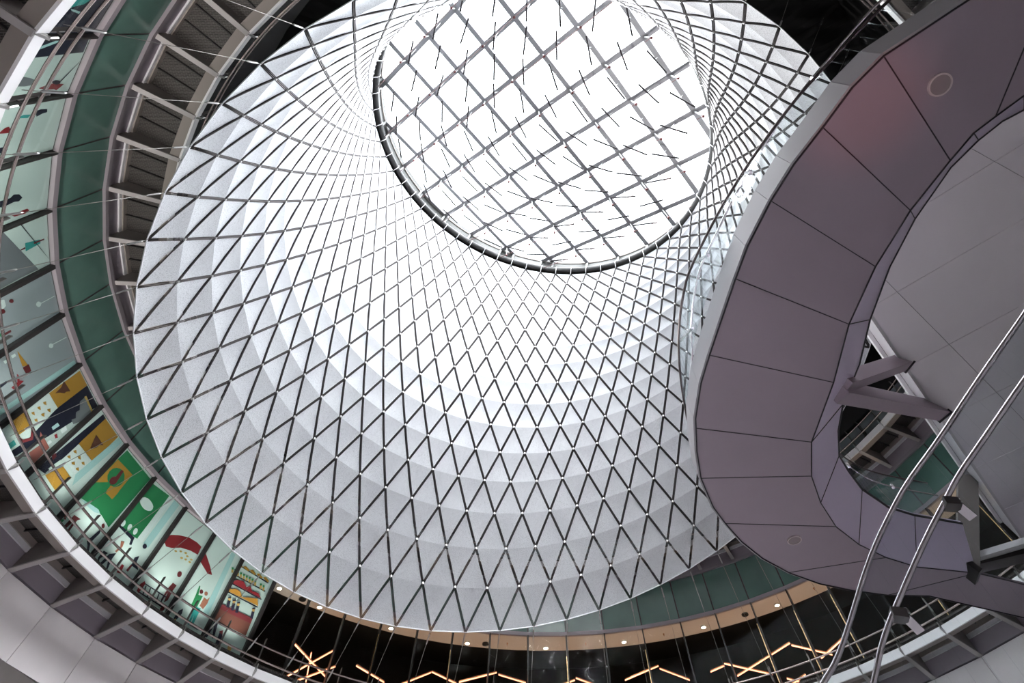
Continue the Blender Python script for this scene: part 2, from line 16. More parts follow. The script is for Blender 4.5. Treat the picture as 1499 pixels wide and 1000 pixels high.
BAYS=[(229.0,222.6,[('navy_field','navy',[[0.91,11.92],[1.23,13.39],[-3.05,13.42],[-3.01,11.85],[-1.57,11.85]]),('teal_kite','teal',[[-0.39,12.38],[0.36,12.37],[0.8,12.39],[0.43,12.78],[-0.03,12.68]]),('pale_stripe','lightteal',[[-0.85,11.99],[-0.18,12.31],[-0.39,12.4],[-1.0,12.1]]),('pale_stripe','lightteal',[[-0.5,12.39],[-0.86,12.78],[-1.08,12.75],[-0.71,12.44]])]),(222.6,216.3,[('navy_field','navy',[[3.0,11.89],[2.84,13.42],[1.27,13.42],[1.05,11.77]]),('pale_stripe','lightteal',[[1.7,11.81],[3.0,12.76],[2.88,12.86],[1.48,11.86]]),('grey_oval','grey',[[-1.35,12.36],[-1.55,12.35],[-1.67,12.25],[-1.69,12.11],[-1.61,11.95],[-1.44,11.79],[-1.22,11.68],[-0.99,11.63],[-0.8,11.65],[-0.68,11.73],[-0.65,11.86],[-0.72,12.02],[-0.89,12.18],[-1.11,12.3]]),('flying_figure','red',[[-2.1,12.52],[-1.81,12.73],[-1.79,12.91],[-2.02,13.22],[-2.31,13.15],[-2.62,13.06],[-2.44,12.98],[-2.41,12.76]]),('flying_figure','navy',[[-1.76,13.09],[-1.86,13.09],[-1.92,13.06],[-1.95,13.02],[-1.92,12.96],[-1.85,12.91],[-1.75,12.86],[-1.64,12.84],[-1.54,12.84],[-1.48,12.87],[-1.45,12.92],[-1.48,12.97],[-1.55,13.03],[-1.65,13.07]]),('thin_line','navy',[[0.33,13.42],[0.25,13.42],[-1.7,13.09],[-1.63,13.05]]),('small_figure','red',[[-2.52,11.63],[-2.26,11.71],[-2.61,11.76],[-2.7,11.67]])]),(216.3,210.0,[('diving_figure','navy',[[1.8,12.62],[1.92,12.77],[1.83,12.96],[1.48,12.98],[1.44,12.85],[1.21,12.7]]),('diving_figure','teal',[[1.47,12.13],[1.68,12.33],[1.56,12.53],[1.27,12.45]]),('walking_figure','red',[[0.39,11.79],[0.74,11.9],[0.79,11.99],[0.45,12.06],[0.12,12.03],[0.18,11.93],[0.26,11.8]]),('walking_figure','navy',[[-1.2,11.87],[-1.21,12.05],[-1.55,12.09],[-1.84,11.99],[-1.74,11.89]]),('thin_line','navy',[[-0.21,12.11],[-0.31,12.15],[-1.2,12.0],[-1.14,11.97]])]),(210.0,203.4,[('lying_figure','navy',[[-0.32,12.02],[-0.36,12.3],[-0.11,12.4],[-0.28,12.55],[-0.76,12.65],[-1.06,12.56],[-0.93,12.42],[-1.1,12.1],[-0.96,12.03]]),('lying_figure','red',[[-2.33,12.37],[-2.23,12.69],[-2.23,12.82],[-2.52,12.89],[-2.73,12.78],[-2.61,12.46]]),('lying_figure','green',[[-1.9,12.03],[-2.05,12.23],[-2.56,12.24],[-2.53,12.07],[-2.45,12.03]])]),(203.4,196.7,[('grey_slope','grey',[[3.06,12.03],[2.99,12.12],[-3.03,13.07],[-2.96,12.47],[-3.07,11.86]]),('jumping_figure','teal',[[0.7,12.72],[0.37,13.17],[-0.1,13.19],[-0.25,12.72]]),('jumping_figure','maroon',[[0.21,12.57],[0.28,12.71],[0.05,12.71],[0.11,12.57]]),('jumping_figure','maroon',[[0.36,12.97],[0.26,13.31],[0.09,13.31],[0.15,12.99]]),('thin_line','navy',[[2.94,12.62],[2.89,12.65],[-2.35,13.42],[-2.38,13.42]]),('small_badge','ochre',[[0.35,13.41],[0.28,13.42],[-0.15,13.42],[-0.08,13.42]])]),(196.7,190.5,[('white_disc','white',[[-0.62,12.93],[-0.73,12.91],[-0.79,12.89],[-0.79,12.85],[-0.71,12.82],[-0.59,12.8],[-0.44,12.78],[-0.3,12.78],[-0.18,12.8],[-0.12,12.82],[-0.12,12.86],[-0.19,12.89],[-0.32,12.92],[-0.47,12.93]]),('thin_line','white',[[-0.44,12.93],[-0.53,13.4],[-0.62,13.4],[-0.55,12.93]]),('seated_figure','white',[[2.31,11.81],[2.11,11.94],[1.39,11.94],[1.16,11.82],[1.46,11.76]]),('seated_figure','maroon',[[1.44,12.17],[1.36,12.16],[1.33,12.14],[1.34,12.11],[1.4,12.09],[1.49,12.07],[1.59,12.05],[1.69,12.05],[1.77,12.06],[1.8,12.08],[1.79,12.11],[1.73,12.14],[1.64,12.16],[1.54,12.17]]),('seated_figure','maroon',[[0.86,11.89],[0.76,11.87],[0.72,11.85],[0.73,11.82],[0.8,11.78],[0.92,11.76],[1.05,11.75],[1.17,11.75],[1.27,11.76],[1.31,11.78],[1.3,11.81],[1.23,11.85],[1.12,11.87],[0.98,11.88]]),('seated_figure','green',[[-1.52,11.7],[-1.59,11.69],[-1.62,11.66],[-1.59,11.64],[-1.52,11.61],[-1.43,11.59],[-1.32,11.58],[-1.22,11.58],[-1.15,11.59],[-1.12,11.61],[-1.14,11.64],[-1.21,11.67],[-1.31,11.69],[-1.42,11.7]]),('seated_figure','maroon',[[-1.33,11.7],[-1.4,11.9],[-1.66,11.9],[-1.62,11.72]])]),(190.5,183.5,[('white_disc','white',[[3.17,12.91],[3.08,12.9],[3.04,12.87],[3.06,12.84],[3.14,12.81],[3.25,12.79],[3.35,12.77],[3.35,12.78],[3.35,12.79],[3.35,12.82],[3.35,12.85],[3.35,12.88],[3.35,12.9],[3.29,12.91]]),('white_disc','white',[[0.58,12.92],[0.48,12.9],[0.44,12.87],[0.45,12.84],[0.53,12.82],[0.65,12.79],[0.79,12.78],[0.92,12.79],[1.01,12.81],[1.06,12.83],[1.04,12.86],[0.96,12.89],[0.85,12.91],[0.71,12.92]]),('thin_line','white',[[0.82,12.9],[0.56,13.4],[0.47,13.4],[0.71,12.92]]),('teal_strip','lightteal',[[-2.04,10.89],[-2.7,13.38],[-3.35,13.42],[-2.61,10.82]]),('leaning_figure','ochre',[[2.58,11.9],[1.51,11.96],[0.36,12.02],[0.66,11.87],[1.72,11.88]]),('leaning_figure','maroon',[[0.51,11.86],[0.46,12.05],[-0.41,12.04],[-0.52,11.89],[-0.12,11.87]]),('running_figure','red',[[-0.66,11.38],[-0.56,11.58],[0.32,11.65],[0.09,11.68],[-0.55,11.65],[-0.91,11.75],[-1.07,11.55],[-1.04,11.41]]),('running_figure','navy',[[0.35,11.15],[0.35,11.33],[0.1,11.33],[0.03,11.12]]),('white_bottle','white',[[2.48,11.46],[2.41,11.59],[2.13,11.59],[2.08,11.47]]),('white_bottle','white',[[2.51,11.69],[2.49,11.81],[2.15,11.81],[2.18,11.7]])]),(183.5,177.0,[('navy_field','navy',[[0.44,12.28],[0.18,13.42],[-3.1,13.42],[-0.65,10.47],[0.04,10.56],[-0.26,11.1]]),('ochre_block','ochre',[[2.58,12.26],[2.4,13.42],[0.2,13.42],[0.41,12.27]]),('ochre_steps','brown',[[2.09,12.41],[2.21,12.66],[2.64,12.82],[1.05,12.85],[1.36,12.72],[1.33,12.66],[1.79,12.54]]),('label_card','white',[[2.59,11.53],[2.6,12.25],[0.41,12.27],[0.4,11.61]]),('card_mark','ochre',[[2.1,11.57],[1.95,11.65],[1.54,11.61],[1.88,11.56]]),('card_mark','ochre',[[2.15,11.78],[2.0,11.86],[1.58,11.82],[1.92,11.77]]),('card_mark','ochre',[[2.19,11.98],[2.04,12.07],[1.62,12.02],[1.96,11.97]]),('card_mark','ochre',[[1.22,11.54],[1.07,11.62],[0.67,11.58],[1.0,11.53]]),('card_mark','ochre',[[1.2,11.77],[1.04,11.86],[0.63,11.81],[0.97,11.76]]),('card_mark','ochre',[[1.16,11.98],[1.0,12.07],[0.58,12.02],[0.93,11.97]]),('yellow_crate','ochre',[[2.84,10.94],[2.7,11.49],[0.79,11.43],[0.97,10.94]]),('grey_steps','grey',[[-1.96,12.45],[-2.21,12.59],[-1.6,12.68],[-1.71,12.82],[-0.85,12.95],[-0.84,13.2],[-3.1,13.16],[-3.03,12.9],[-3.0,12.68],[-2.62,12.43]]),('ochre_line','yellow',[[-0.75,13.15],[-0.82,13.22],[-3.1,13.18],[-3.06,13.12]]),('waving_figure','teal',[[0.93,10.55],[0.87,10.82],[0.28,10.81],[0.28,10.53]]),('waving_figure','maroon',[[1.0,10.96],[0.17,11.01],[-0.22,11.2],[0.51,11.33],[0.11,11.35],[-0.61,11.22],[-0.11,10.97]]),('kitchen_figure','pink',[[-1.51,10.96],[-1.69,11.3],[-0.44,11.5],[-1.33,11.5],[-2.77,11.49],[-2.98,10.91]]),('kitchen_figure','lightteal',[[-0.94,11.83],[-1.01,12.04],[-1.5,12.05],[-1.36,11.82]]),('white_bottle','white',[[-2.02,11.51],[-2.12,11.62],[-2.46,11.63],[-2.43,11.49]]),('white_bottle','red',[[-1.94,11.78],[-2.01,11.86],[-2.54,11.83],[-2.38,11.76]]),('white_bottle','white',[[-2.01,12.0],[-2.03,12.2],[-2.62,12.17],[-2.5,12.0]])]),(177.0,170.4,[('navy_field','navy',[[2.77,10.94],[2.13,13.42],[1.44,13.42],[1.37,12.25],[1.52,11.68],[1.71,11.0]]),('ochre_block','ochre',[[1.51,12.25],[1.45,13.41],[-1.71,13.42],[-1.61,12.27]]),('ochre_steps','brown',[[-0.0,12.45],[0.75,12.85],[-1.04,12.85],[-0.59,12.73],[-0.59,12.63],[-0.3,12.49]]),('label_card','white',[[1.52,11.65],[1.48,12.24],[-1.42,12.26],[-1.03,11.63]]),('card_mark','ochre',[[1.39,11.76],[1.2,11.85],[0.8,11.79],[1.16,11.75]]),('card_mark','ochre',[[1.34,11.99],[1.15,12.08],[0.74,12.02],[1.11,11.98]]),('card_mark','ochre',[[0.42,11.75],[0.22,11.84],[-0.17,11.78],[0.19,11.73]]),('card_mark','ochre',[[0.39,11.99],[0.19,12.07],[-0.21,12.01],[0.16,11.97]]),('card_mark','ochre',[[-0.51,11.75],[-0.71,11.83],[-1.11,11.77],[-0.74,11.73]]),('card_mark','ochre',[[-0.5,11.98],[-0.7,12.06],[-1.1,12.0],[-0.73,11.96]]),('yellow_crate','ochre',[[1.58,10.97],[0.81,11.49],[-1.03,11.47],[-0.85,10.92]]),('teal_strip','lightteal',[[-1.07,11.63],[-1.83,13.41],[-2.69,13.42],[-1.83,11.36]]),('carrying_figure','maroon',[[2.8,11.42],[2.7,11.55],[2.32,11.51],[2.28,11.37]]),('carrying_figure','pale',[[1.93,11.14],[1.67,11.54],[1.36,11.53],[1.62,11.14]])]),(170.4,164.0,[('green_field','green',[[3.05,11.32],[2.46,13.4],[-2.93,13.37],[-2.69,11.33],[-0.85,11.43],[1.54,11.4]]),('recipe_card','ochre',[[2.65,11.96],[2.54,12.96],[-0.45,12.99],[-0.54,11.97],[0.8,11.99],[0.9,12.36]]),('salad_plate','green',[[-0.02,12.67],[-0.18,12.54],[-0.09,12.41],[0.22,12.3],[0.7,12.24],[1.24,12.23],[1.74,12.28],[2.12,12.37],[2.29,12.49],[2.22,12.63],[1.92,12.74],[1.44,12.81],[0.88,12.83],[0.36,12.78]]),('salad_spoon','maroon',[[0.53,12.41],[0.59,12.34],[0.75,12.29],[0.95,12.26],[1.17,12.25],[1.36,12.28],[1.49,12.33],[1.52,12.39],[1.46,12.45],[1.31,12.51],[1.1,12.54],[0.88,12.54],[0.68,12.52],[0.56,12.47]]),('salad_spoon','maroon',[[1.17,12.47],[1.22,12.82],[0.83,12.84],[0.56,12.46]]),('card_corner','ochre',[[0.68,11.96],[0.64,12.11],[0.03,12.11],[-0.39,12.39],[-0.56,12.28],[-0.55,11.98]]),('walking_figure','maroon',[[1.91,10.43],[1.86,10.89],[0.89,10.93],[1.12,10.84],[0.94,10.43],[1.16,10.41],[1.4,10.74],[1.54,10.43]]),('walking_figure','green',[[2.7,10.39],[2.91,10.58],[2.35,10.62],[2.39,10.45]]),('walking_figure','red',[[2.59,10.62],[2.83,10.8],[2.52,10.83],[2.29,10.63]]),('leafy_bush','lightteal',[[2.71,11.31],[1.54,11.4],[-0.02,11.47],[-0.52,11.42],[0.15,11.33],[1.12,11.31]]),('walking_figure','navy',[[-1.54,10.63],[-1.97,11.17],[-2.22,11.02],[-2.12,10.81],[-2.08,10.66],[-2.75,10.43],[-2.81,10.31],[-1.95,10.57]]),('walking_figure','maroon',[[-2.1,11.27],[-2.18,11.25],[-2.2,11.22],[-2.17,11.2],[-2.1,11.18],[-1.99,11.18],[-1.87,11.19],[-1.76,11.21],[-1.69,11.23],[-1.66,11.26],[-1.69,11.28],[-1.76,11.29],[-1.87,11.3],[-1.99,11.29]])]),(164.0,157.5,[('green_field','green',[[2.9,11.63],[2.75,13.32],[-0.26,13.41],[-0.24,11.64],[1.25,11.6]]),('white_plate','white',[[1.51,12.83],[1.04,12.8],[0.69,12.75],[0.54,12.67],[0.61,12.59],[0.89,12.53],[1.33,12.49],[1.83,12.49],[2.3,12.52],[2.65,12.57],[2.81,12.64],[2.74,12.72],[2.46,12.79],[2.02,12.83]]),('white_strip','white',[[-0.21,11.68],[-0.32,13.39],[-0.84,13.41],[-1.06,11.65]]),('teal_strip','lightteal',[[-1.28,11.66],[-1.26,13.42],[-2.33,13.42],[-2.21,11.64]]),('black_table','navy',[[2.87,11.55],[2.77,11.62],[0.17,11.61],[-0.1,11.38],[0.21,11.35],[0.43,11.5]]),('white_figure','white',[[2.31,11.73],[2.29,11.68],[2.33,11.64],[2.42,11.62],[2.54,11.61],[2.67,11.62],[2.79,11.65],[2.86,11.69],[2.89,11.74],[2.85,11.78],[2.76,11.81],[2.64,11.81],[2.51,11.8],[2.39,11.77]]),('white_figure','white',[[1.29,11.77],[1.27,11.72],[1.31,11.68],[1.4,11.65],[1.52,11.64],[1.65,11.66],[1.77,11.69],[1.84,11.73],[1.86,11.77],[1.83,11.82],[1.74,11.84],[1.61,11.85],[1.48,11.84],[1.36,11.81]]),('white_figure','white',[[0.33,11.79],[0.32,11.74],[0.36,11.7],[0.45,11.67],[0.57,11.66],[0.71,11.67],[0.82,11.71],[0.89,11.75],[0.91,11.8],[0.87,11.84],[0.78,11.86],[0.65,11.87],[0.52,11.86],[0.41,11.83]]),('walking_figure','navy',[[3.1,10.36],[3.1,10.86],[3.1,11.39],[3.1,11.4],[2.84,10.86],[2.93,10.47]]),('walking_figure','navy',[[1.82,10.34],[1.55,10.78],[0.89,10.92],[0.88,10.73],[0.47,10.38],[0.56,10.34],[1.24,10.67],[1.5,10.35]]),('walking_figure','skin',[[1.2,10.94],[1.01,11.14],[1.38,11.27],[0.96,11.32],[0.73,11.16],[0.94,10.93]]),('walking_figure','navy',[[1.97,10.29],[2.4,10.52],[2.39,10.75],[1.75,10.77],[2.15,10.51],[1.71,10.31]]),('dancing_figure','navy',[[-1.72,10.92],[-1.44,11.16],[-1.87,11.28],[-2.05,11.09],[-2.92,10.94],[-1.72,10.92]]),('dancing_figure','maroon',[[-1.5,10.72],[-1.61,10.95],[-1.85,10.92],[-1.83,10.72]]),('dancing_figure','navy',[[-1.93,11.65],[-1.99,11.62],[-1.99,11.59],[-1.93,11.56],[-1.82,11.54],[-1.68,11.53],[-1.54,11.54],[-1.43,11.56],[-1.37,11.59],[-1.37,11.62],[-1.43,11.65],[-1.54,11.67],[-1.68,11.68],[-1.82,11.67]]),('small_figure','red',[[-0.64,10.51],[-0.57,10.78],[-0.9,10.79],[-1.18,10.55]])]),(157.5,151.5,[('chili_pepper','red',[[2.72,12.14],[2.85,12.29],[2.34,12.45],[1.41,12.6],[-0.02,12.75],[-1.46,12.79],[-2.4,12.76],[-2.56,12.46],[-1.28,12.42],[0.17,12.3],[1.24,12.11],[2.02,12.04]]),('pepper_seed','yellow',[[0.3,12.13],[0.34,12.1],[0.47,12.08],[0.63,12.08],[0.72,12.1],[0.68,12.12],[0.54,12.14],[0.38,12.14]]),('pepper_seed','yellow',[[-0.33,12.22],[-0.29,12.19],[-0.15,12.17],[0.01,12.17],[0.09,12.19],[0.05,12.21],[-0.09,12.23],[-0.25,12.23]]),('pepper_seed','yellow',[[-1.07,12.27],[-1.03,12.24],[-0.89,12.22],[-0.73,12.22],[-0.65,12.24],[-0.69,12.27],[-0.83,12.29],[-0.99,12.29]]),('pepper_seed','yellow',[[-0.95,12.06],[-0.91,12.03],[-0.77,12.01],[-0.61,12.01],[-0.53,12.03],[-0.57,12.06],[-0.71,12.07],[-0.86,12.08]]),('pepper_seed','yellow',[[-1.53,12.21],[-1.49,12.19],[-1.35,12.17],[-1.19,12.17],[-1.11,12.19],[-1.15,12.21],[-1.29,12.23],[-1.45,12.23]]),('pepper_seed','yellow',[[-2.3,12.2],[-2.26,12.18],[-2.11,12.16],[-1.96,12.16],[-1.87,12.18],[-1.91,12.2],[-2.06,12.22],[-2.22,12.22]]),('pepper_seed','yellow',[[-1.58,12.09],[-1.54,12.07],[-1.4,12.05],[-1.24,12.05],[-1.16,12.07],[-1.2,12.09],[-1.34,12.11],[-1.5,12.11]]),('pepper_seed','yellow',[[-2.28,12.11],[-2.24,12.08],[-2.1,12.06],[-1.94,12.06],[-1.86,12.08],[-1.9,12.11],[-2.04,12.12],[-2.2,12.12]]),('climbing_figure','maroon',[[-1.4,11.05],[-1.58,11.24],[-2.23,11.24],[-2.16,11.04],[-2.25,10.72],[-1.92,10.61],[-1.66,10.92],[-1.64,10.61],[-1.39,10.63]]),('climbing_figure','maroon',[[-2.05,11.59],[-2.06,11.55],[-2.0,11.51],[-1.89,11.49],[-1.75,11.48],[-1.6,11.49],[-1.48,11.52],[-1.41,11.56],[-1.4,11.6],[-1.46,11.64],[-1.57,11.66],[-1.72,11.67],[-1.86,11.66],[-1.98,11.63]]),('ladder','navy',[[1.7,10.73],[1.62,10.76],[-1.77,10.79],[-1.77,10.75]]),('ladder','navy',[[1.7,10.44],[1.64,10.47],[-2.24,10.5],[-2.23,10.46]]),('ladder','navy',[[1.39,10.72],[1.25,10.72],[0.97,10.46],[1.12,10.46]]),('ladder','navy',[[0.72,10.73],[0.57,10.73],[0.3,10.47],[0.45,10.47]]),('ladder','navy',[[0.04,10.73],[-0.11,10.74],[-0.37,10.48],[-0.22,10.47]]),('ladder','navy',[[-0.65,10.74],[-0.79,10.75],[-1.04,10.48],[-0.89,10.48]]),('ladder','navy',[[-1.33,10.75],[-1.48,10.75],[-1.72,10.49],[-1.57,10.48]]),('crouching_figure','red',[[2.0,10.45],[2.13,10.65],[1.84,10.8],[1.55,10.74],[1.58,10.57],[1.64,10.42]]),('crouching_figure','skin',[[0.61,10.35],[0.56,10.33],[0.56,10.3],[0.62,10.28],[0.72,10.26],[0.84,10.26],[0.96,10.27],[1.05,10.29],[1.1,10.32],[1.1,10.34],[1.04,10.36],[0.95,10.38],[0.83,10.38],[0.71,10.37]]),('stooping_figure','maroon',[[-2.36,10.49],[-2.45,10.47],[-2.48,10.44],[-2.46,10.41],[-2.38,10.38],[-2.27,10.36],[-2.14,10.35],[-2.02,10.36],[-1.94,10.38],[-1.9,10.4],[-1.93,10.43],[-2.0,10.46],[-2.11,10.48],[-2.24,10.49]]),('stooping_figure','teal',[[-2.07,10.23],[-2.4,10.35],[-2.54,10.26],[-2.37,10.19]])]),(151.5,145.7,[('chili_pepper','red',[[2.75,12.7],[2.14,12.61],[0.91,12.37],[0.01,12.15],[0.68,12.11],[1.92,12.25],[2.75,12.35]]),('stooping_figure','navy',[[1.71,10.37],[1.56,10.66],[1.23,10.76],[1.02,10.62],[1.27,10.39]]),('stooping_figure','yellow',[[1.85,10.3],[1.39,10.41],[1.07,10.27],[1.48,10.19]]),('cheering_figure','green',[[0.52,10.97],[0.63,11.26],[0.86,11.63],[0.7,11.63],[0.33,11.36],[-0.3,11.4],[-0.34,11.0]]),('cheering_figure','maroon',[[-0.04,11.53],[-0.09,11.5],[-0.08,11.47],[-0.02,11.44],[0.08,11.43],[0.2,11.43],[0.32,11.44],[0.41,11.47],[0.46,11.5],[0.45,11.53],[0.39,11.55],[0.29,11.56],[0.17,11.56],[0.05,11.55]]),('cheering_figure','teal',[[-0.36,10.43],[-0.08,10.87],[-0.25,11.01],[-0.92,11.03],[-1.05,10.5],[-0.79,10.46],[-0.51,10.75],[-0.59,10.44]]),('cheering_figure','skin',[[-0.57,11.09],[-0.54,11.39],[-1.08,11.37],[-1.28,11.49],[-1.4,11.26],[-1.2,11.05]]),('cheering_figure','skin',[[-0.76,11.55],[-0.8,11.52],[-0.79,11.49],[-0.73,11.47],[-0.63,11.46],[-0.51,11.45],[-0.39,11.47],[-0.31,11.49],[-0.26,11.52],[-0.27,11.55],[-0.34,11.57],[-0.44,11.58],[-0.56,11.58],[-0.67,11.57]]),('teal_strip','lightteal',[[-1.46,10.98],[-0.89,13.22],[-1.62,13.22],[-2.28,10.99]]),('shadow_patch','grey',[[-0.51,10.43],[-0.95,10.48],[-2.09,10.44],[-1.77,10.42]]),('pineapple','yellow',[[-2.16,12.68],[-2.43,12.72],[-2.63,12.61],[-2.34,12.58]]),('pineapple','green',[[-2.01,12.75],[-2.32,12.78],[-2.42,12.71],[-2.19,12.68]]),('pineapple','yellow',[[-2.66,12.68],[-2.75,12.72],[-2.75,12.61],[-2.75,12.58]]),('pineapple','green',[[-2.5,12.75],[-2.75,12.78],[-2.75,12.71],[-2.69,12.68]]),('small_figure','red',[[-2.04,10.25],[-2.06,10.23],[-2.02,10.2],[-1.93,10.18],[-1.81,10.17],[-1.68,10.17],[-1.56,10.17],[-1.49,10.19],[-1.47,10.21],[-1.51,10.23],[-1.6,10.25],[-1.72,10.26],[-1.85,10.27],[-1.97,10.26]])]),(145.7,139.6,[('shelf_board','navy',[[2.9,12.95],[2.9,12.99],[-2.33,12.95],[-2.3,12.9]]),('shelf_board','navy',[[2.9,12.57],[2.9,12.61],[-2.39,12.62],[-2.36,12.57]]),('shelf_board','navy',[[2.9,12.25],[2.9,12.29],[-2.38,12.29],[-2.35,12.25]]),('shelf_board','navy',[[2.9,11.93],[2.9,11.96],[-2.35,11.98],[-2.32,11.94]]),('banana_bunch','ochre',[[2.9,12.99],[2.9,13.04],[2.39,12.98],[2.56,12.92],[2.9,12.94]]),('banana_bunch','ochre',[[2.38,13.0],[1.97,13.06],[1.22,12.99],[1.4,12.93],[2.11,12.96]]),('banana_bunch','ochre',[[1.21,13.01],[0.8,13.07],[0.05,12.99],[0.23,12.93],[0.94,12.96]]),('banana_bunch','ochre',[[0.04,13.01],[-0.38,13.07],[-1.12,12.99],[-0.94,12.94],[-0.23,12.97]]),('banana_bunch','ochre',[[-1.14,13.02],[-1.56,13.07],[-2.3,12.99],[-2.12,12.93],[-1.41,12.97]]),('pineapple','yellow',[[2.8,12.68],[2.53,12.72],[2.33,12.61],[2.62,12.58]]),('pineapple','green',[[2.9,12.75],[2.63,12.78],[2.54,12.71],[2.76,12.68]]),('pineapple','yellow',[[2.3,12.69],[2.03,12.72],[1.84,12.61],[2.13,12.58]]),('pineapple','green',[[2.45,12.75],[2.13,12.78],[2.04,12.71],[2.27,12.68]]),('pineapple','yellow',[[1.8,12.69],[1.53,12.72],[1.34,12.61],[1.63,12.58]]),('pineapple','green',[[1.95,12.75],[1.64,12.78],[1.54,12.71],[1.77,12.68]]),('pineapple','yellow',[[1.31,12.68],[1.03,12.72],[0.84,12.61],[1.14,12.58]]),('pineapple','green',[[1.45,12.75],[1.14,12.78],[1.05,12.71],[1.27,12.68]]),('pineapple','yellow',[[0.81,12.68],[0.53,12.72],[0.35,12.6],[0.64,12.58]]),('pineapple','green',[[0.95,12.75],[0.63,12.78],[0.55,12.71],[0.77,12.68]]),('pineapple','yellow',[[0.31,12.68],[0.04,12.72],[-0.15,12.6],[0.15,12.58]]),('pineapple','green',[[0.45,12.75],[0.13,12.78],[0.05,12.71],[0.28,12.68]]),('pineapple','yellow',[[-0.19,12.68],[-0.46,12.71],[-0.65,12.6],[-0.35,12.57]]),('pineapple','green',[[-0.05,12.75],[-0.37,12.77],[-0.45,12.71],[-0.22,12.68]]),('pineapple','yellow',[[-1.19,12.67],[-1.47,12.7],[-1.64,12.59],[-1.35,12.56]]),('pineapple','green',[[-1.05,12.74],[-1.37,12.77],[-1.45,12.7],[-1.22,12.67]]),('pineapple','yellow',[[-1.69,12.67],[-1.97,12.7],[-2.14,12.58],[-1.84,12.56]]),('pineapple','green',[[-1.55,12.74],[-1.87,12.76],[-1.95,12.69],[-1.72,12.66]]),('apple_heap','red',[[2.9,12.27],[2.9,12.45],[2.69,12.36],[2.15,12.47],[1.36,12.51],[0.57,12.38],[0.16,12.49],[-0.47,12.35],[-1.44,12.4],[-2.2,12.28]]),('orange_heap','ochre',[[2.9,11.95],[2.9,12.13],[2.46,12.05],[1.99,12.15],[1.09,12.13],[0.54,12.0],[-0.63,12.11],[-1.69,12.21],[-2.27,11.99]]),('market_counter','brown',[[2.9,10.93],[2.9,11.48],[-2.27,11.53],[-2.4,10.92]]),('counter_shade','maroon',[[2.9,11.48],[-2.27,11.53],[-2.24,11.34],[2.9,11.31]]),('vendor','navy',[[1.96,11.45],[2.2,11.68],[1.79,11.71],[1.55,11.47]]),('vendor','yellow',[[1.88,11.77],[1.84,11.74],[1.86,11.72],[1.91,11.7],[2.0,11.68],[2.1,11.69],[2.19,11.7],[2.27,11.72],[2.3,11.74],[2.29,11.77],[2.23,11.79],[2.15,11.8],[2.04,11.8],[1.95,11.79]]),('vendor','navy',[[2.4,11.76],[2.07,11.84],[1.86,11.79],[2.24,11.74]]),('vendor','navy',[[1.19,11.44],[1.42,11.66],[1.01,11.7],[0.78,11.45]]),('vendor','yellow',[[1.1,11.75],[1.06,11.72],[1.08,11.7],[1.13,11.68],[1.22,11.67],[1.32,11.67],[1.42,11.68],[1.49,11.7],[1.52,11.73],[1.51,11.75],[1.45,11.77],[1.36,11.78],[1.26,11.78],[1.17,11.77]]),('vendor','navy',[[1.62,11.75],[1.29,11.83],[1.07,11.78],[1.46,11.73]]),('vendor','navy',[[0.49,11.43],[0.72,11.65],[0.31,11.69],[0.08,11.44]]),('vendor','yellow',[[0.39,11.74],[0.36,11.72],[0.37,11.69],[0.43,11.67],[0.52,11.66],[0.62,11.66],[0.71,11.68],[0.78,11.7],[0.81,11.72],[0.8,11.75],[0.74,11.77],[0.66,11.78],[0.56,11.78],[0.46,11.76]]),('vendor','navy',[[0.91,11.74],[0.58,11.82],[0.37,11.77],[0.76,11.72]]),('vendor','navy',[[-1.87,11.49],[-1.67,11.72],[-2.09,11.75],[-2.29,11.5]]),('vendor','yellow',[[-2.01,11.81],[-2.04,11.78],[-2.02,11.75],[-1.96,11.73],[-1.87,11.72],[-1.77,11.73],[-1.68,11.74],[-1.61,11.76],[-1.58,11.79],[-1.6,11.81],[-1.65,11.83],[-1.74,11.84],[-1.85,11.84],[-1.94,11.83]]),('vendor','navy',[[-1.48,11.81],[-1.82,11.88],[-2.04,11.83],[-1.63,11.79]]),('shopper','navy',[[2.79,10.32],[2.57,10.87],[2.08,10.95],[1.63,10.47],[1.73,10.36],[2.33,10.73],[2.46,10.34]]),('shopper','maroon',[[1.32,10.67],[0.92,10.75],[0.6,10.53],[0.89,10.49]]),('shopper','navy',[[1.07,10.24],[1.22,10.63],[0.81,10.62],[0.31,10.29],[0.77,10.22]]),('small_figure','red',[[-0.54,10.14],[-0.86,10.28],[-1.11,10.14],[-0.77,10.09]]),('small_figure','yellow',[[-1.22,10.37],[-1.27,10.33],[-1.26,10.29],[-1.2,10.27],[-1.09,10.26],[-0.95,10.26],[-0.82,10.28],[-0.72,10.32],[-0.67,10.35],[-0.68,10.39],[-0.74,10.41],[-0.86,10.42],[-0.99,10.42],[-1.12,10.4]])])]
LEDS=[[[12.1, 131.6], [11.23, 125.1]], [[12.32, 125.4], [10.73, 131.3]], [[11.96, 128.5], [10.68, 127.8]], [[11.74, 124.6], [10.64, 130.4]], [[11.97, 121.7], [11.61, 117.2]], [[12.3, 110.6], [11.67, 114.6]], [[12.33, 110.5], [12.0, 106.6]], [[12.59, 100.6], [12.07, 106.2]], [[12.51, 100.3], [12.22, 96.1]], [[12.32, 88.6], [11.91, 93.0]], [[12.4, 88.4], [12.09, 85.7]], [[12.57, 75.6], [12.17, 81.0]], [[12.45, 75.5], [11.81, 71.5]], [[11.96, 68.2], [12.07, 66.0]], [[12.15, 65.9], [11.3, 59.8]], [[12.21, 55.8], [11.58, 64.6]], [[12.11, 55.7], [11.31, 51.0]], [[11.68, 48.8], [11.32, 52.6]], [[11.02, 58.1], [10.79, 56.7]], [[10.96, 55.5], [10.79, 57.7]]]
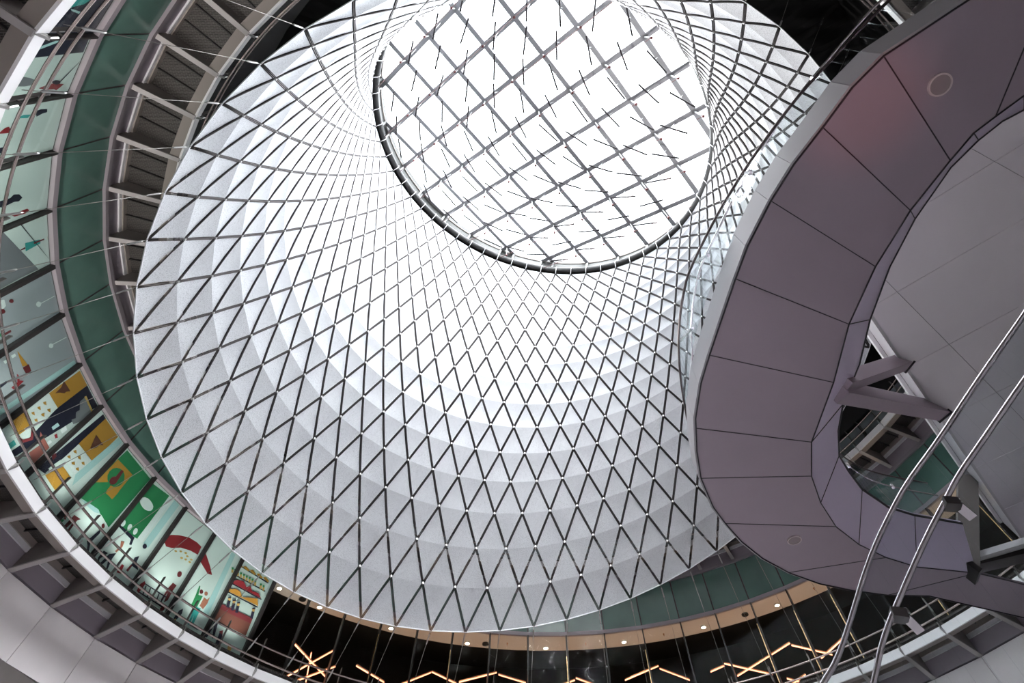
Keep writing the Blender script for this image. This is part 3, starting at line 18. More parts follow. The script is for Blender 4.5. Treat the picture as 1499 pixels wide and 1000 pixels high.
# ------------------------------------------------------------------ helpers
C = bpy.context.scene.collection
ZO = 1.6                                   # the eye stands 1.6 m above the floor
PI = math.pi
def V(*a): return np.array(a, float)
def cyl(r, az, z):
    a = math.radians(az); return V(AX + r*math.cos(a), AY + r*math.sin(a), z)
def unit(v): return v/np.linalg.norm(v)
MATS = {}
def mat(name, col, rough=.5, metal=0., emit=None, spec=.5, tex=None):
    m = bpy.data.materials.new(name); m.use_nodes = True; nt = m.node_tree; b = nt.nodes['Principled BSDF']
    b.inputs['Base Color'].default_value = (*col, 1); b.inputs['Roughness'].default_value = rough
    b.inputs['Metallic'].default_value = metal; b.inputs['Specular IOR Level'].default_value = spec
    if emit: b.inputs['Emission Color'].default_value = (*emit[0], 1); b.inputs['Emission Strength'].default_value = emit[1]
    if tex:                                                     # mottled wear: noise between two tones
        tc = nt.nodes.new('ShaderNodeTexCoord'); n = nt.nodes.new('ShaderNodeTexNoise'); r = nt.nodes.new('ShaderNodeValToRGB')
        n.inputs['Scale'].default_value = tex[0]; n.inputs['Detail'].default_value = 6
        k = tex[1]; r.color_ramp.elements[0].position = .3; r.color_ramp.elements[1].position = .75
        r.color_ramp.elements[0].color = (*[c*(1-k) for c in col], 1); r.color_ramp.elements[1].color = (*[min(1, c*(1+k)) for c in col], 1)
        nt.links.new(tc.outputs['Object'], n.inputs['Vector']); nt.links.new(n.outputs['Fac'], r.inputs['Fac']); nt.links.new(r.outputs['Color'], b.inputs['Base Color'])
    MATS[name] = m; return m
def glassy(name, tint, refl=.5, rough=.02, ior=1.45):
    m = bpy.data.materials.new(name); m.use_nodes = True; nt = m.node_tree; nt.nodes.clear()
    o = nt.nodes.new('ShaderNodeOutputMaterial'); mx = nt.nodes.new('ShaderNodeMixShader'); t = nt.nodes.new('ShaderNodeBsdfTransparent')
    g = nt.nodes.new('ShaderNodeBsdfGlossy'); f = nt.nodes.new('ShaderNodeFresnel'); mu = nt.nodes.new('ShaderNodeMath'); mu.operation = 'MULTIPLY'
    t.inputs['Color'].default_value = (*tint, 1); g.inputs['Roughness'].default_value = rough; f.inputs['IOR'].default_value = ior; mu.inputs[1].default_value = refl
    nt.links.new(f.outputs[0], mu.inputs[0]); nt.links.new(mu.outputs[0], mx.inputs[0]); nt.links.new(t.outputs[0], mx.inputs[1]); nt.links.new(g.outputs[0], mx.inputs[2])
    nt.links.new(mx.outputs[0], o.inputs[0]); MATS[name] = m; return m
def reflector():
    # perforated satin metal sheet: mostly bright diffuse, a soft sheen, and holes that let some of the room behind through
    m = bpy.data.materials.new('perforated_reflector'); m.use_nodes = True; nt = m.node_tree; b = nt.nodes['Principled BSDF']; o = nt.nodes['Material Output']
    b.inputs['Roughness'].default_value = .42; b.inputs['Metallic'].default_value = .25
    tc = nt.nodes.new('ShaderNodeTexCoord'); n = nt.nodes.new('ShaderNodeTexNoise'); n.inputs['Scale'].default_value = .55; n.inputs['Detail'].default_value = 5
    r = nt.nodes.new('ShaderNodeValToRGB'); r.color_ramp.elements[0].position = .3; r.color_ramp.elements[1].position = .7
    r.color_ramp.elements[0].color = (.67, .685, .71, 1); r.color_ramp.elements[1].color = (.76, .78, .80, 1)
    nt.links.new(tc.outputs['Object'], n.inputs['Vector']); nt.links.new(n.outputs['Fac'], r.inputs['Fac']); nt.links.new(r.outputs['Color'], b.inputs['Base Color'])
    vo = nt.nodes.new('ShaderNodeTexVoronoi'); vo.inputs['Scale'].default_value = 42
    lt = nt.nodes.new('ShaderNodeMath'); lt.operation = 'LESS_THAN'; lt.inputs[1].default_value = .30
    nt.links.new(tc.outputs['Object'], vo.inputs['Vector']); nt.links.new(vo.outputs['Distance'], lt.inputs[0])
    ml = nt.nodes.new('ShaderNodeMath'); ml.operation = 'MULTIPLY'; ml.inputs[1].default_value = .55; nt.links.new(lt.outputs[0], ml.inputs[0])
    t = nt.nodes.new('ShaderNodeBsdfTransparent'); mx = nt.nodes.new('ShaderNodeMixShader')
    nt.links.new(ml.outputs[0], mx.inputs[0]); nt.links.new(b.outputs[0], mx.inputs[1]); nt.links.new(t.outputs[0], mx.inputs[2]); nt.links.new(mx.outputs[0], o.inputs[0])
    MATS['reflector'] = m
def grating():
    m = bpy.data.materials.new('grating'); m.use_nodes = True; nt = m.node_tree; b = nt.nodes['Principled BSDF']
    tc = nt.nodes.new('ShaderNodeTexCoord'); br = nt.nodes.new('ShaderNodeTexBrick'); br.inputs['Scale'].default_value = 5.5
    br.inputs['Color1'].default_value = (.028, .024, .022, 1); br.inputs['Color2'].default_value = (.045, .038, .034, 1); br.inputs['Mortar'].default_value = (.13, .12, .11, 1)
    br.inputs['Mortar Size'].default_value = .035; br.inputs['Brick Width'].default_value = 1.; br.inputs['Row Height'].default_value = .3
    nt.links.new(tc.outputs['Object'], br.inputs['Vector']); nt.links.new(br.outputs['Color'], b.inputs['Base Color']); b.inputs['Roughness'].default_value = .5
    MATS['grating'] = m
class MB:
    def __init__(s): s.v = []; s.f = []
    def add(s, vs, fs):
        k = len(s.v); s.v += [tuple(map(float, x)) for x in vs]; s.f += [tuple(i+k for i in f) for f in fs]; return s
    def hexa(s, p):      # 8 points: 4 low, 4 high
        return s.add(p, [(3,2,1,0),(4,5,6,7),(0,1,5,4),(1,2,6,5),(2,3,7,6),(3,0,4,7)])
    def bar(s, a, b, w, h, up=(0,0,1)):
        a = np.array(a, float); b = np.array(b, float); t = unit(b-a); u = np.array(up, float); sd = np.cross(t, u)
        if np.linalg.norm(sd) < 1e-6: sd = np.cross(t, V(1,0,0))
        sd = unit(sd)*w/2; u = unit(np.cross(sd, t))*h/2
        return s.hexa([a-sd-u, a+sd-u, b+sd-u, b-sd-u, a-sd+u, a+sd+u, b+sd+u, b-sd+u])
    def tube(s, pts, r, n=8, closed=False, cap=True):
        pts = [np.array(q, float) for q in pts]; N = len(pts); k0 = len(s.v); ref = None
        for i in range(N):
            if closed: t = pts[(i+1) % N]-pts[i-1]
            else: t = pts[min(i+1, N-1)]-pts[max(i-1, 0)]
            t = unit(t)
            if ref is None: ref = V(0,0,1) if abs(t[2]) < .9 else V(1,0,0)
            a = unit(ref - t*(ref@t)); ref = a; b = np.cross(t, a)
            rr = r[i] if hasattr(r, '__len__') else r
            for j in range(n):
                c = 2*PI*j/n; s.v.append(tuple(pts[i]+rr*(a*math.cos(c)+b*math.sin(c))))
        for i in range(N if closed else N-1):
            for j in range(n):
                i2 = (i+1) % N; s.f.append((k0+i*n+j, k0+i*n+(j+1) % n, k0+i2*n+(j+1) % n, k0+i2*n+j))
        if cap and not closed:
            s.f.append(tuple(k0+j for j in range(n))[::-1]); s.f.append(tuple(k0+(N-1)*n+j for j in range(n)))
        return s
    def prism(s, low, high):
        n = len(low); return s.add(list(low)+list(high), [tuple(range(n))[::-1], tuple(range(n, 2*n))]+[(i, (i+1) % n, n+(i+1) % n, n+i) for i in range(n)])
    def disc(s, c, nrm, r, h, n=20):      # short cylinder
        nrm = unit(np.array(nrm, float)); c = np.array(c, float)
        return s.tube([c-nrm*h/2, c+nrm*h/2], r, n)
    def ring(s, c, nrm, r0, r1, h, n=28):
        nrm = unit(np.array(nrm, float)); a = unit(np.cross(nrm, V(.3,.8,.1))); b = np.cross(nrm, a); k = len(s.v); c = np.array(c, float)
        for i in range(n):
            d = a*math.cos(2*PI*i/n)+b*math.sin(2*PI*i/n)
            for r, hh in ((r0, -h/2), (r1, -h/2), (r1, h/2), (r0, h/2)): s.v.append(tuple(c+d*r+nrm*hh))
        for i in range(n):
            j = (i+1) % n
            for q in range(4): s.f.append((k+i*4+q, k+j*4+q, k+j*4+(q+1) % 4, k+i*4+(q+1) % 4))
        return s
    def arcbox(s, r0, r1, z0, z1, a0, a1, n=1):   # wedge of a ring about the atrium axis; each of n facets is flat
        for i in range(n):
            b0 = a0+(a1-a0)*i/n; b1 = a0+(a1-a0)*(i+1)/n
            s.hexa([cyl(r0,b0,z0), cyl(r1,b0,z0), cyl(r1,b1,z0), cyl(r0,b1,z0), cyl(r0,b0,z1), cyl(r1,b0,z1), cyl(r1,b1,z1), cyl(r0,b1,z1)])
        return s
def link(name, me, base, parent):
    o = bpy.data.objects.new(name, me); C.objects.link(o)
    if parent: o.parent = parent
    else: o.location = (base[0], base[1], base[2]+ZO)
    return o
def obj(name, mb, m, parent=None, base=None, smooth=False, kind=None):
    if base is None: base = parent['b'] if parent else (0, 0, 0)
    me = bpy.data.meshes.new(name); b = np.array(base, float)
    me.from_pydata([tuple(np.array(v)-b) for v in mb.v], [], mb.f); me.update(); me.materials.append(MATS[m])
    bm = bmesh.new(); bm.from_mesh(me); bmesh.ops.recalc_face_normals(bm, faces=bm.faces); bm.to_mesh(me); bm.free()
    if smooth: me.polygons.foreach_set('use_smooth', [True]*len(me.polygons))
    o = link(name, me, b, parent)
    if kind: o['kind'] = kind
    if parent: o['b'] = list(map(float, b))
    return o
def thing(name, label, cat, base, group=None):
    o = bpy.data.objects.new(name, None); C.objects.link(o); o.empty_display_size = .3
    o.location = (base[0], base[1], base[2]+ZO); o['label'] = label; o['category'] = cat; o['b'] = list(map(float, base))
    if group: o['group'] = group
    return o
def tag(o, label, cat, group=None):
    o['label'] = label; o['category'] = cat
    if group: o['group'] = group
    return o
def project(P):
    q = np.asarray(P) @ np.array(CAM_R); w = q[..., 2]
    return np.stack([CAM_PX+CAM_F*q[..., 0]/w, CAM_PY+CAM_F*q[..., 1]/w], -1)
ORD = ['first','second','third','fourth','fifth','sixth','seventh','eighth','ninth','tenth','eleventh','twelfth','thirteenth','fourteenth','fifteenth','sixteenth','seventeenth','eighteenth','nineteenth','twentieth']

# ------------------------------------------------------------------ materials
reflector(); grating()
mat('cable', (.10,.09,.09), .35, .8); mat('steel', (.50,.49,.48), .38, 1.); mat('tie_steel', (.30,.285,.265), .5, .6); mat('bright_steel', (.78,.77,.76), .12, 1.)
mat('rim', (.86,.87,.89), .4, .3); mat('ring_tube', (.045,.045,.045), .6); mat('curb', (.085,.087,.085), .6)
mat('beam', (.27,.27,.285), .6); mat('strut', (.30,.31,.31), .5); mat('rose_cable', (.16,.08,.08), .6); mat('knob', (.13,.03,.03), .5)
mat('blade', (.02,.017,.02), .7, 0, None, .2)
mat('white_fascia', (.84,.82,.82), .45); mat('tan', (.28,.24,.215), .5); mat('fin', (.17,.15,.14), .5, .0, None, .5, (1.2, .12)); mat('fin_flange', (.40,.37,.36), .5); mat('mauve', (.33,.285,.32), .5)
mat('strip', (.66,.64,.66), .5); mat('wall_white', (.86,.80,.80), .55, 0, None, .4, (.35, .10)); mat('dark_soffit', (.10,.085,.08), .6)
mat('green', (.085,.17,.14), .24, 0, None, .6, (.6, .15)); mat('frame', (.30,.265,.285), .4, .2); mat('black_frame', (.02,.018,.018), .35)
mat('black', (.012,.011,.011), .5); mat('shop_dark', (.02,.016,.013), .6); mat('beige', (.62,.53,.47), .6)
mat('grey_glass', (.33,.34,.37), .12, 0, None, .7); mat('floor', (.42,.40,.41), .4)
mat('gallery', (.34,.275,.32), .42, 0, None, .5, (.25, .08)); mat('gallery_fascia', (.37,.35,.365), .4); mat('joint', (.03,.025,.03), .6)
mat('cladding', (.62,.54,.68), .3, .2); mat('landing', (.78,.74,.77), .38, .1, None, .5, (.2, .06)); mat('landing_edge', (.62,.61,.62), .28, .2); mat('white_frame', (.62,.62,.61), .45)
mat('handrail', (.36,.33,.35), .2, 1.); mat('rail_dark', (.09,.07,.07), .3, .8); mat('rail_copper', (.56,.47,.44), .25, 1.); mat('rail_steel', (.62,.60,.59), .2, 1.); mat('post', (.12,.11,.105), .4, .3)
mat('grille', (.30,.24,.245), .6); mat('grille_rim', (.62,.52,.52), .5); mat('speaker', (.01,.01,.01), .6); mat('brass', (.60,.40,.20), .25, 1.)
mat('led', (1,.6,.4), .5, 0, ((1,.34,.19), 1.9)); mat('led_body', (.45,.20,.08), .4); mat('lamp', (1,.9,.8), .5, 0, ((1,.82,.66), 22.)); mat('lamp_trim', (.7,.66,.62), .4)
for nm, c in dict(navy=(.012,.013,.030), pale=(.56,.66,.63), teal=(.03,.31,.29), red=(.23,.016,.022), maroon=(.13,.018,.022), green=(.018,.20,.07), ochre=(.42,.22,.03), yellow=(.50,.33,.09),
        grey=(.17,.185,.20), white=(.62,.70,.69), skin=(.36,.14,.09), brown=(.12,.045,.03), lightteal=(.36,.57,.57), pink=(.30,.11,.09), steelgrey=(.30,.335,.36)).items(): mat('paint_'+nm, c, .6)
glassy('glass', (.93,.96,.96), .55); glassy('store_glass', (.93,.96,.95), .12); glassy('rail_glass', (.92,.95,.96), .16); glassy('sky_glass', (.97,.98,.99), .3)

# ------------------------------------------------------------------ the cable net (form-found: force densities between two rings)
D = 2*PI/56
def circle(c, n2, r, th):
    n = unit(V(n2[0], n2[1], 1)); a = unit(V(1,0,0)-n*n[0]); b = np.cross(n, a)
    return np.array(c)+r*(np.cos(th)[:,None]*a+np.sin(th)[:,None]*b)
def form_net():
    idx = np.arange(56); bot = circle(NET_B[0], NET_B[1], NET_B[2], NET_B[3]-D*idx); top = circle(NET_T[0], NET_T[1], NET_T[2], NET_T[3]-D*idx)
    v = NET_Q; LL = (np.arange(16)+.5)[:,None,None]; AA = idx[None,:,None]; FF = np.array([0,1])[None,None,:]; PH = (AA+LL/2)*D; t = LL/16-.5
    q = np.exp(v[0]*t+v[1]*t*t+(v[2]*np.cos(PH)+v[3]*np.sin(PH))+t*(v[4]*np.cos(PH)+v[5]*np.sin(PH))+v[6]*np.cos(2*PH)+v[7]*np.sin(2*PH)+(FF-.5)*(v[8]+v[9]*np.cos(PH)+v[10]*np.sin(PH)))
    N = 15*56; A = np.zeros((N,N)); b = np.zeros((N,3))
    for l in range(16):
        for a in range(56):
            for fam, a2 in ((0, a), (1, (a-1) % 56)):
                qq = q[l,a,fam]
                for l1, x, l2, y in ((l, a, l+1, a2), (l+1, a2, l, a)):
                    if not 1 <= l1 <= 15: continue
                    n = (l1-1)*56+x; A[n,n] += qq
                    if l2 == 0: b[n] += qq*bot[y]
                    elif l2 == 16: b[n] += qq*top[(y+8) % 56]
                    else: A[n,(l2-1)*56+y] -= qq
    X = np.linalg.solve(A, b).reshape(15,56,3)
    return np.concatenate([bot[None], X, np.array([top[(a+8) % 56] for a in range(56)])[None]])
X = form_net()
def nd(l, a): return X[l, a % 56]
net = thing('cable_net', 'white perforated reflector cable net flaring like a funnel below the round skylight', 'cable net', tuple(X[0].mean(0)))
AXC = [X[l].mean(0) for l in range(17)]
GAP = .062; BUL = .03
def tri(mb, L, Rr, T, l, up):
    w = np.linalg.norm(Rr-L); e = unit(Rr-L); al = math.acos(np.clip(unit(T-L)@e, -1, 1)); ar_ = math.acos(np.clip(unit(T-Rr)@(-e), -1, 1))
    g = min(GAP, w*.09)
    L2 = L+e*g/math.sin(al); R2 = Rr-e*g/math.sin(ar_); be = PI-al-ar_
    m = unit(unit(L-T)+unit(Rr-T)); T2 = T+m*g/math.sin(be/2)
    nrm = unit(np.cross(Rr-L, T-L)); ctr = (L+Rr+T)/3
    if nrm@(ctr-AXC[l]) < 0: nrm = -nrm                      # outwards
    K = 4; vs = []; fs = []
    for i in range(K):
        t = i/K; o = nrm*BUL*4*t*(1-t)
        vs += [L2+(T2-L2)*t+o, R2+(T2-R2)*t+o]
    vs.append(T2)
    for i in range(K-1): fs.append((2*i, 2*i+1, 2*i+3, 2*i+2))
    fs.append((2*K-2, 2*K-1, 2*K))
    mb.add(vs, fs)
panels = []
for c in range(0, 17):
    for a in range(56):
        mb = MB(); L = nd(c, a); Rr = nd(c, a+1); pts = [L, Rr]
        if c < 16: tri(mb, L, Rr, nd(c+1, a), c, True); pts.append(nd(c+1, a))
        if c > 0: tri(mb, L, Rr, nd(c-1, a+1), c, False); pts.append(nd(c-1, a+1))
        q = project(np.array(pts)); ctr = q.mean(0); inside = -20 < ctr[0] < 1040 and -20 < ctr[1] < 1000
        ar = (abs(np.cross(q[1]-q[0], q[2]-q[0]))+(abs(np.cross(q[1]-q[0], q[3]-q[0])) if len(q) > 3 else 0)) if inside else 0
        panels.append((ar, c, a, mb))
panels.sort(key=lambda t: -t[0])
def flatshade(o, mb): o.data.polygons.foreach_set('use_smooth', [True]*len(o.data.polygons)); return o
rest = MB()
for k, (ar, c, a, mb) in enumerate(panels):
    if k < 100: obj('reflector_panel', mb, 'reflector', net, smooth=True)
    else: rest.add(mb.v, mb.f)
obj('reflector_panel_field', rest, 'reflector', net, smooth=True, kind='stuff')
cabs = []
for fam in (0, 1):
    for a in range(56):
        path = np.array([nd(l, a) if fam == 0 else nd(l, a-l) for l in range(17)])
        sd = []
        for l in range(17):
            t = unit(path[min(l+1,16)]-path[max(l-1,0)]); rad = unit(path[l]-AXC[l]); sd.append(unit(np.cross(t, rad)))
        q = project(path); vis = sum(1 for x in q if 0 < x[0] < 1040 and 0 < x[1] < 1000)
        cabs.append((vis, path, np.array(sd)))
cabs.sort(key=lambda t: -t[0]); rest = MB()
for k, (vis, path, sd) in enumerate(cabs):
    mb = MB() if k < 100 else rest
    for s_ in (-1, 1): mb.tube(path+sd*.026*s_, .014, 5)
    if k < 100: obj('cable', mb, 'cable', net, smooth=True)
obj('cable_bundle', rest, 'cable', net, smooth=True, kind='stuff')
cl = []
for l in range(1, 16):
    for a in range(56):
        P = nd(l, a); q = project(P); cl.append((np.linalg.norm(P) if (0 < q[0] < 1020 and 0 < q[1] < 920) else 99, l, a))
cl.sort(); rest = MB()
for k, (d_, l, a) in enumerate(cl):
    P = nd(l, a); nrm = unit(P-AXC[l]); mb = MB() if k < 100 else rest
    mb.disc(P-nrm*.02, nrm, .05, .07, 8)
    if k < 100: obj('node_clamp', mb, 'steel', net)
obj('node_clamp_field', rest, 'steel', net, kind='stuff')
obj('edge_cable', MB().tube([X[0, a] for a in range(56)], .022, 6, closed=True), 'rim', net, smooth=True)
for i in list(range(-26, 13))+list(range(20, 29)):               # tie rods out to the balconies, each with a turnbuckle
    P = X[0, i % 56]; az = math.degrees(math.atan2(P[1]-AY, P[0]-AX)) % 360
    Q = cyl(18.15, az, 9.55) if 15 < az < 246 else cyl(18.0, az+2.5, 20.2)
    d = unit(Q-P); rod = obj('tie_rod', MB().tube([P, Q], .010, 6), 'tie_steel', net, smooth=True)
    obj('turnbuckle', MB().tube([P+d*.12, P+d*.16, P+d*.5, P+d*.54], [.02,.034,.034,.02], 8), 'steel', rod)
    obj('turnbuckle', MB().tube([Q-d*.75, Q-d*.7, Q-d*.35, Q-d*.3], [.02,.036,.036,.02], 8), 'steel', rod)

# ------------------------------------------------------------------ skylight
TC = np.array(NET_T[0]); TN = unit(V(NET_T[1][0], NET_T[1][1], 1)); TA = unit(V(1,0,0)-TN*TN[0]); TB = np.cross(TN, TA); RT = NET_T[2]
def tp(u, v, o): return TC+TA*u+TB*v+TN*o
def tang(r, th, o): return tp(r*math.cos(th), r*math.sin(th), o)
sky = thing('skylight', 'round tilted glass skylight with a grey beam grid at the top of the net', 'skylight', tuple(TC))
RR = RT+.22
obj('compression_ring', MB().tube([tang(RT+.06, 2*PI*i/112, .50) for i in range(112)], .22, 14, closed=True), 'ring_tube', sky, smooth=True)
mb = MB(); n_ = 112; k = 0
for r0, r1, z0, z1 in ((RR+.02, RR+.16, .5, 1.75),):
    for i in range(n_):
        t0 = 2*PI*i/n_; t1 = 2*PI*(i+1)/n_
        mb.hexa([tang(r0,t0,z0), tang(r1,t0,z0), tang(r1,t1,z0), tang(r0,t1,z0), tang(r0,t0,z1), tang(r1,t0,z1), tang(r1,t1,z1), tang(r0,t1,z1)])
obj('curb', mb, 'curb', sky)
obj('curb_trim', MB().tube([tang(RR-.02, 2*PI*i/112, 1.38) for i in range(112)], .035, 6, closed=True), 'tan', sky, smooth=True)
for i in range(56):                                               # hangers from ring tube to the net
    th = NET_T[3]-D*i
    obj('hanger', MB().tube([tang(RT, th, 0), tang(RT-.03, th, .14), tang(RT-.16, th, .34), tang(RT-.19, th, .50), tang(RT-.12, th, .66)], .024, 6), 'rim', sky, smooth=True)
g0, g1, g2 = map(np.array, GRID); RG = RR; OFF = 1.5
def clip(p0, d):      # chord of the circle of radius RG
    b = p0@d; c = p0@p0-RG*RG; q = b*b-c*1.0
    if q <= 0: return None
    q = math.sqrt(q); return p0+d*(-b-q), p0+d*(-b+q)
for e, f in ((g1, g2), (g2, g1)):
    for i in range(-9, 10):
        ch = clip(g0+f*i, unit(e))
        if ch is None or np.linalg.norm(ch[1]-ch[0]) < 2: continue
        obj('beam', MB().bar(tp(*ch[0], OFF), tp(*ch[1], OFF), .30, .28, TN), 'beam', sky)
        for c_ in ch:
            th = math.atan2(c_[1], c_[0])
            obj('curb_rib', MB().bar(tang(RR-.06, th, .6), tang(RR-.06, th, 1.45), .12, .14, TA), 'strut', sky)
mb = MB(); mb.tube([tang(0.01, 0, OFF+.2), tang(0.01, 0, OFF+.23)], RG+.1, 112)
obj('glazing', mb, 'sky_glass', sky)
kn = {}
for i in range(-9, 10):
    for j in range(-9, 10):
        g = g0+g1*i+g2*j
        if np.hypot(*g) > RG-.5: continue
        P = tp(*g, OFF-.1); Q = P-V(0,0,1.25); kn[(i,j)] = Q
        s_ = obj('strut', MB().tube([P, Q], .045, 6), 'strut', sky, smooth=True)
        obj('strut_foot', MB().disc(Q-V(0,0,.03), (0,0,1), .075, .1, 8), 'knob', s_)
for j in range(-9, 10):
    row = sorted((i, kn[(i,j)]) for i in range(-9,10) if (i,j) in kn)
    if not row: continue
    ch = clip(g0+g2*j, unit(g1))
row_done = None
for i in range(-9, 10):
    col = [kn[(i,j)] for j in range(-9,10) if (i,j) in kn]
    if not col: continue
    ch = clip(g0+g1*i, unit(g2))
    pts = [tp(*ch[0], .45)]+col+[tp(*ch[1], .45)]
    obj('stay_cable', MB().tube(pts, .022, 5), 'rose_cable', sky, smooth=True)
# hanging blades: one at the middle of every beam length
rows = {}
for fam, i, j, x, y, z, dx, dy, dz in BLADES: rows.setdefault((fam, i if fam == 0 else j), []).append((j if fam == 0 else i, (x,y,z), (dx,dy,dz)))
bp0 = None
for fam in (0, 1):
    keys = sorted(k[1] for k in rows if k[0] == fam)
    for rk, key in enumerate(keys):
        for ck, (_, pt, dv) in enumerate(sorted(rows[(fam, key)])):
            P = np.array(pt); d = np.array(dv); sd = unit(np.cross(d, TN)); L = .80
            lab = 'slim grey blade under the skylight, %s in the %s row of those on %s beams' % (ORD[ck], ORD[rk], 'rising' if fam else 'falling')
            t = thing('light_deflector', lab, 'light deflector', pt, 'hanging blades under the skylight')
            obj('blade', MB().bar(P-d*L, P+d*L, .085, .06, TN), 'blade', t)
            obj('hanger_clip', MB().bar(P-TN*.02-d*.18, P-TN*.02+d*.02+TN*.7, .03, .03, sd), 'strut', t)

# ------------------------------------------------------------------ ring balconies, glass walls, bands
ML = [222.6,216.3,210.0,203.4,196.7,190.5,183.5,177.0,170.4,164.0,157.5,151.5,145.7,139.6,133.3,127.1,121.0,114.9,109.0,102.7,96.3,89.8,83.3,76.8,70.3,64.3,58.2,52.0,45.8,39.3,32.8,26.4,20.0,13.6,7.2,0.8,-5.6,-12.0]; MX = [-12.0-6.4*i for i in range(11)]
ML = [248.2,241.8,235.4,229.0]+ML
BAY = list(zip(ML[:-1], ML[1:])); RW = 20.05; XBAY = list(zip(MX[:-1], MX[1:]))
def balcony(z, rt, label, azs, finz=.27):
    t = thing('balcony', label, 'balcony', cyl(RW, 150, z))
    for a0, a1 in azs:
        obj('fascia', MB().arcbox(rt, rt+.07, z+.32, z+.58, a0-.07, a1+.07), 'white_fascia', t)
        obj('edge_flange', MB().arcbox(rt+.07, rt+.42, z+.34, z+.44, a0, a1), 'tan', t)
        obj('deck_grating', MB().arcbox(rt+.42, RW-.02, z+.80, z+.86, a0, a1), 'grating', t)
        obj('recess_panel', MB().arcbox(RW-.03, RW+.1, z+.02, z+.5, a0, a1), 'mauve', t)
        obj('light_strip', MB().arcbox(RW-.09, RW+.1, z+.5, z+.63, a0+.06, a1-.06), 'strip', t)
        obj('ledger', MB().arcbox(RW-.14, RW+.1, z+.63, z+.8, a0, a1), 'tan', t)
        for f_ in (.33, .66): obj('deck_joist', MB().bar(cyl(rt+.42, a0+(a1-a0)*f_, z+.76), cyl(RW-.1, a0+(a1-a0)*f_, z+.76), .04, .07), 'black_frame', t)
    for a in sorted({x for b in azs for x in b}):
        c = math.radians(a); td = V(-math.sin(c), math.cos(c), 0)
        def sec(r, z0, z1, w): P = cyl(r, a, 0); return [P-td*w+V(0,0,z0), P+td*w+V(0,0,z0), P+td*w+V(0,0,z1), P-td*w+V(0,0,z1)]
        mb = MB(); web = sec(RW-.02, z+.02, z+.78, .035)+sec(rt+.12, z+.34, z+.74, .035); mb.hexa(web)
        fin = obj('bracket', mb, 'fin', t)
        mb = MB(); mb.hexa(sec(RW-.02, z-.02, z+.02, .10)+sec(rt+.02, z+.29, z+.34, .09))
        obj('bracket_flange', mb, 'fin_flange', fin)
        obj('clevis', MB().bar(cyl(rt+.05, a, z+.36), cyl(rt-.12, a, z+.50), .07, .07).bar(cyl(rt-.10, a, z+.45), cyl(rt-.10, a, z+.68), .035, .035), 'steel', fin)
    return t
def balustrade(z, rt, label, azs, cop):
    t = thing('balustrade', label, 'railing', cyl(rt, 150, z+.7))
    am = sorted({x for b in azs for x in b}); fine = np.arange(am[0], am[-1]+.1, 1.6)
    for dz, r, dr in ((.78, .034, -.1), (1.22, .034, -.02)):
        obj('rail', MB().tube([cyl(rt+dr, a, z+.3+dz-.28) for a in fine], r, 8), cop, t, smooth=True)
    for a in am:
        p0 = cyl(rt+.1, a, z+.5); p1 = cyl(rt+.1, a, z+1.52)
        po = obj('post', MB().bar(p0, p1, .035, .11, cyl(1, a, 0)-cyl(0, a, 0)), 'post', t)
        for dz, dr in ((.78, -.1), (1.22, -.02)):
            obj('rail_arm', MB().bar(cyl(rt+.12, a, z+.3+dz-.28), cyl(rt+dr, a, z+.3+dz-.28), .03, .03), 'post', po)
    return t
Z1, Z2 = 8.88, 15.56
left = [b for b in BAY if b[0] <= 248.3]
balcony(Z1, 18.2, 'nearer ring balcony with white edge and dark grating, below the mural windows', left)
balcony(Z2, 17.9, 'farther ring balcony with grey brackets and dark grating, above the green glass band', left+XBAY)
balustrade(Z1, 18.2, 'nearer balcony railing of two tubes on dark posts in front of the murals', left, 'rail_copper')
balustrade(Z2, 17.9, 'farther balcony railing of two thin tubes above the green glass band', left+XBAY, 'rail_copper')
g = thing('spandrel_band', 'dark green glass band above the mural windows and the dark shopfront', 'glass band', cyl(RW, 150, 13.5))
for a0, a1 in BAY:
    pn = obj('glass_panel', MB().arcbox(RW-.01, RW+.05, 13.62, 15.42, a0-.11, a1+.11), 'green', g)
    obj('joint', MB().arcbox(RW-.005, RW+.04, 13.62, 15.42, a1-.1, a1+.1), 'black_frame', pn)
    obj('sill_rail', MB().arcbox(RW-.09, RW+.06, 13.46, 13.62, a0, a1), 'frame', g)
    obj('head_rail', MB().arcbox(RW-.12, RW+.06, 15.42, 15.57, a0, a1), 'frame', g)
w = thing('cladding_band', 'pale grey wall panels under the nearer ring balcony at bottom left', 'wall cladding', cyl(RW, 150, 7.4))
for a0, a1 in BAY:
    obj('cladding_panel', MB().arcbox(RW, RW+.1, 7.45, Z1-.02, a0-.03, a1+.03), 'wall_white', w)
obj('ceiling_lower', MB().arcbox(RW+.02, 27.9, 7.35, 7.44, -12, 248.2, 60), 'dark_soffit', kind='structure')
def storefront(z0, z1, label, azs, gl):
    t = thing('storefront', label, 'glass wall', cyl(RW, 100, z0))
    for a0, a1 in azs:
        obj('glass_pane', MB().arcbox(RW+.02, RW+.04, z0, z1, a0-.1, a1+.1), gl, t)
    for a in sorted({x for b in azs for x in b}):
        dark = 139 < a < 200
        obj('mullion', MB().arcbox(RW-.10, RW+.16, z0, z1, a-(.24 if dark else .10), a+(.24 if dark else .10)), 'black_frame', t)
        if a < 135 and round(a*10) % 2 == 0: obj('mullion_cap', MB().arcbox(RW-.12, RW-.02, z0, z1-.9, a+.10, a+.22), 'brass', t)
    return t
storefront(9.72, 13.47, 'lower glass wall with murals on the left and a dark lamp-lit shop below the net', BAY, 'store_glass')
storefront(16.42, 18.4, 'upper grey glass wall behind the farther ring balcony', BAY, 'store_glass')
obj('wall_upper', MB().arcbox(RW+.3, RW+.4, 16.4, 18.4, -76, 248.2, 50), 'grey_glass', kind='structure')
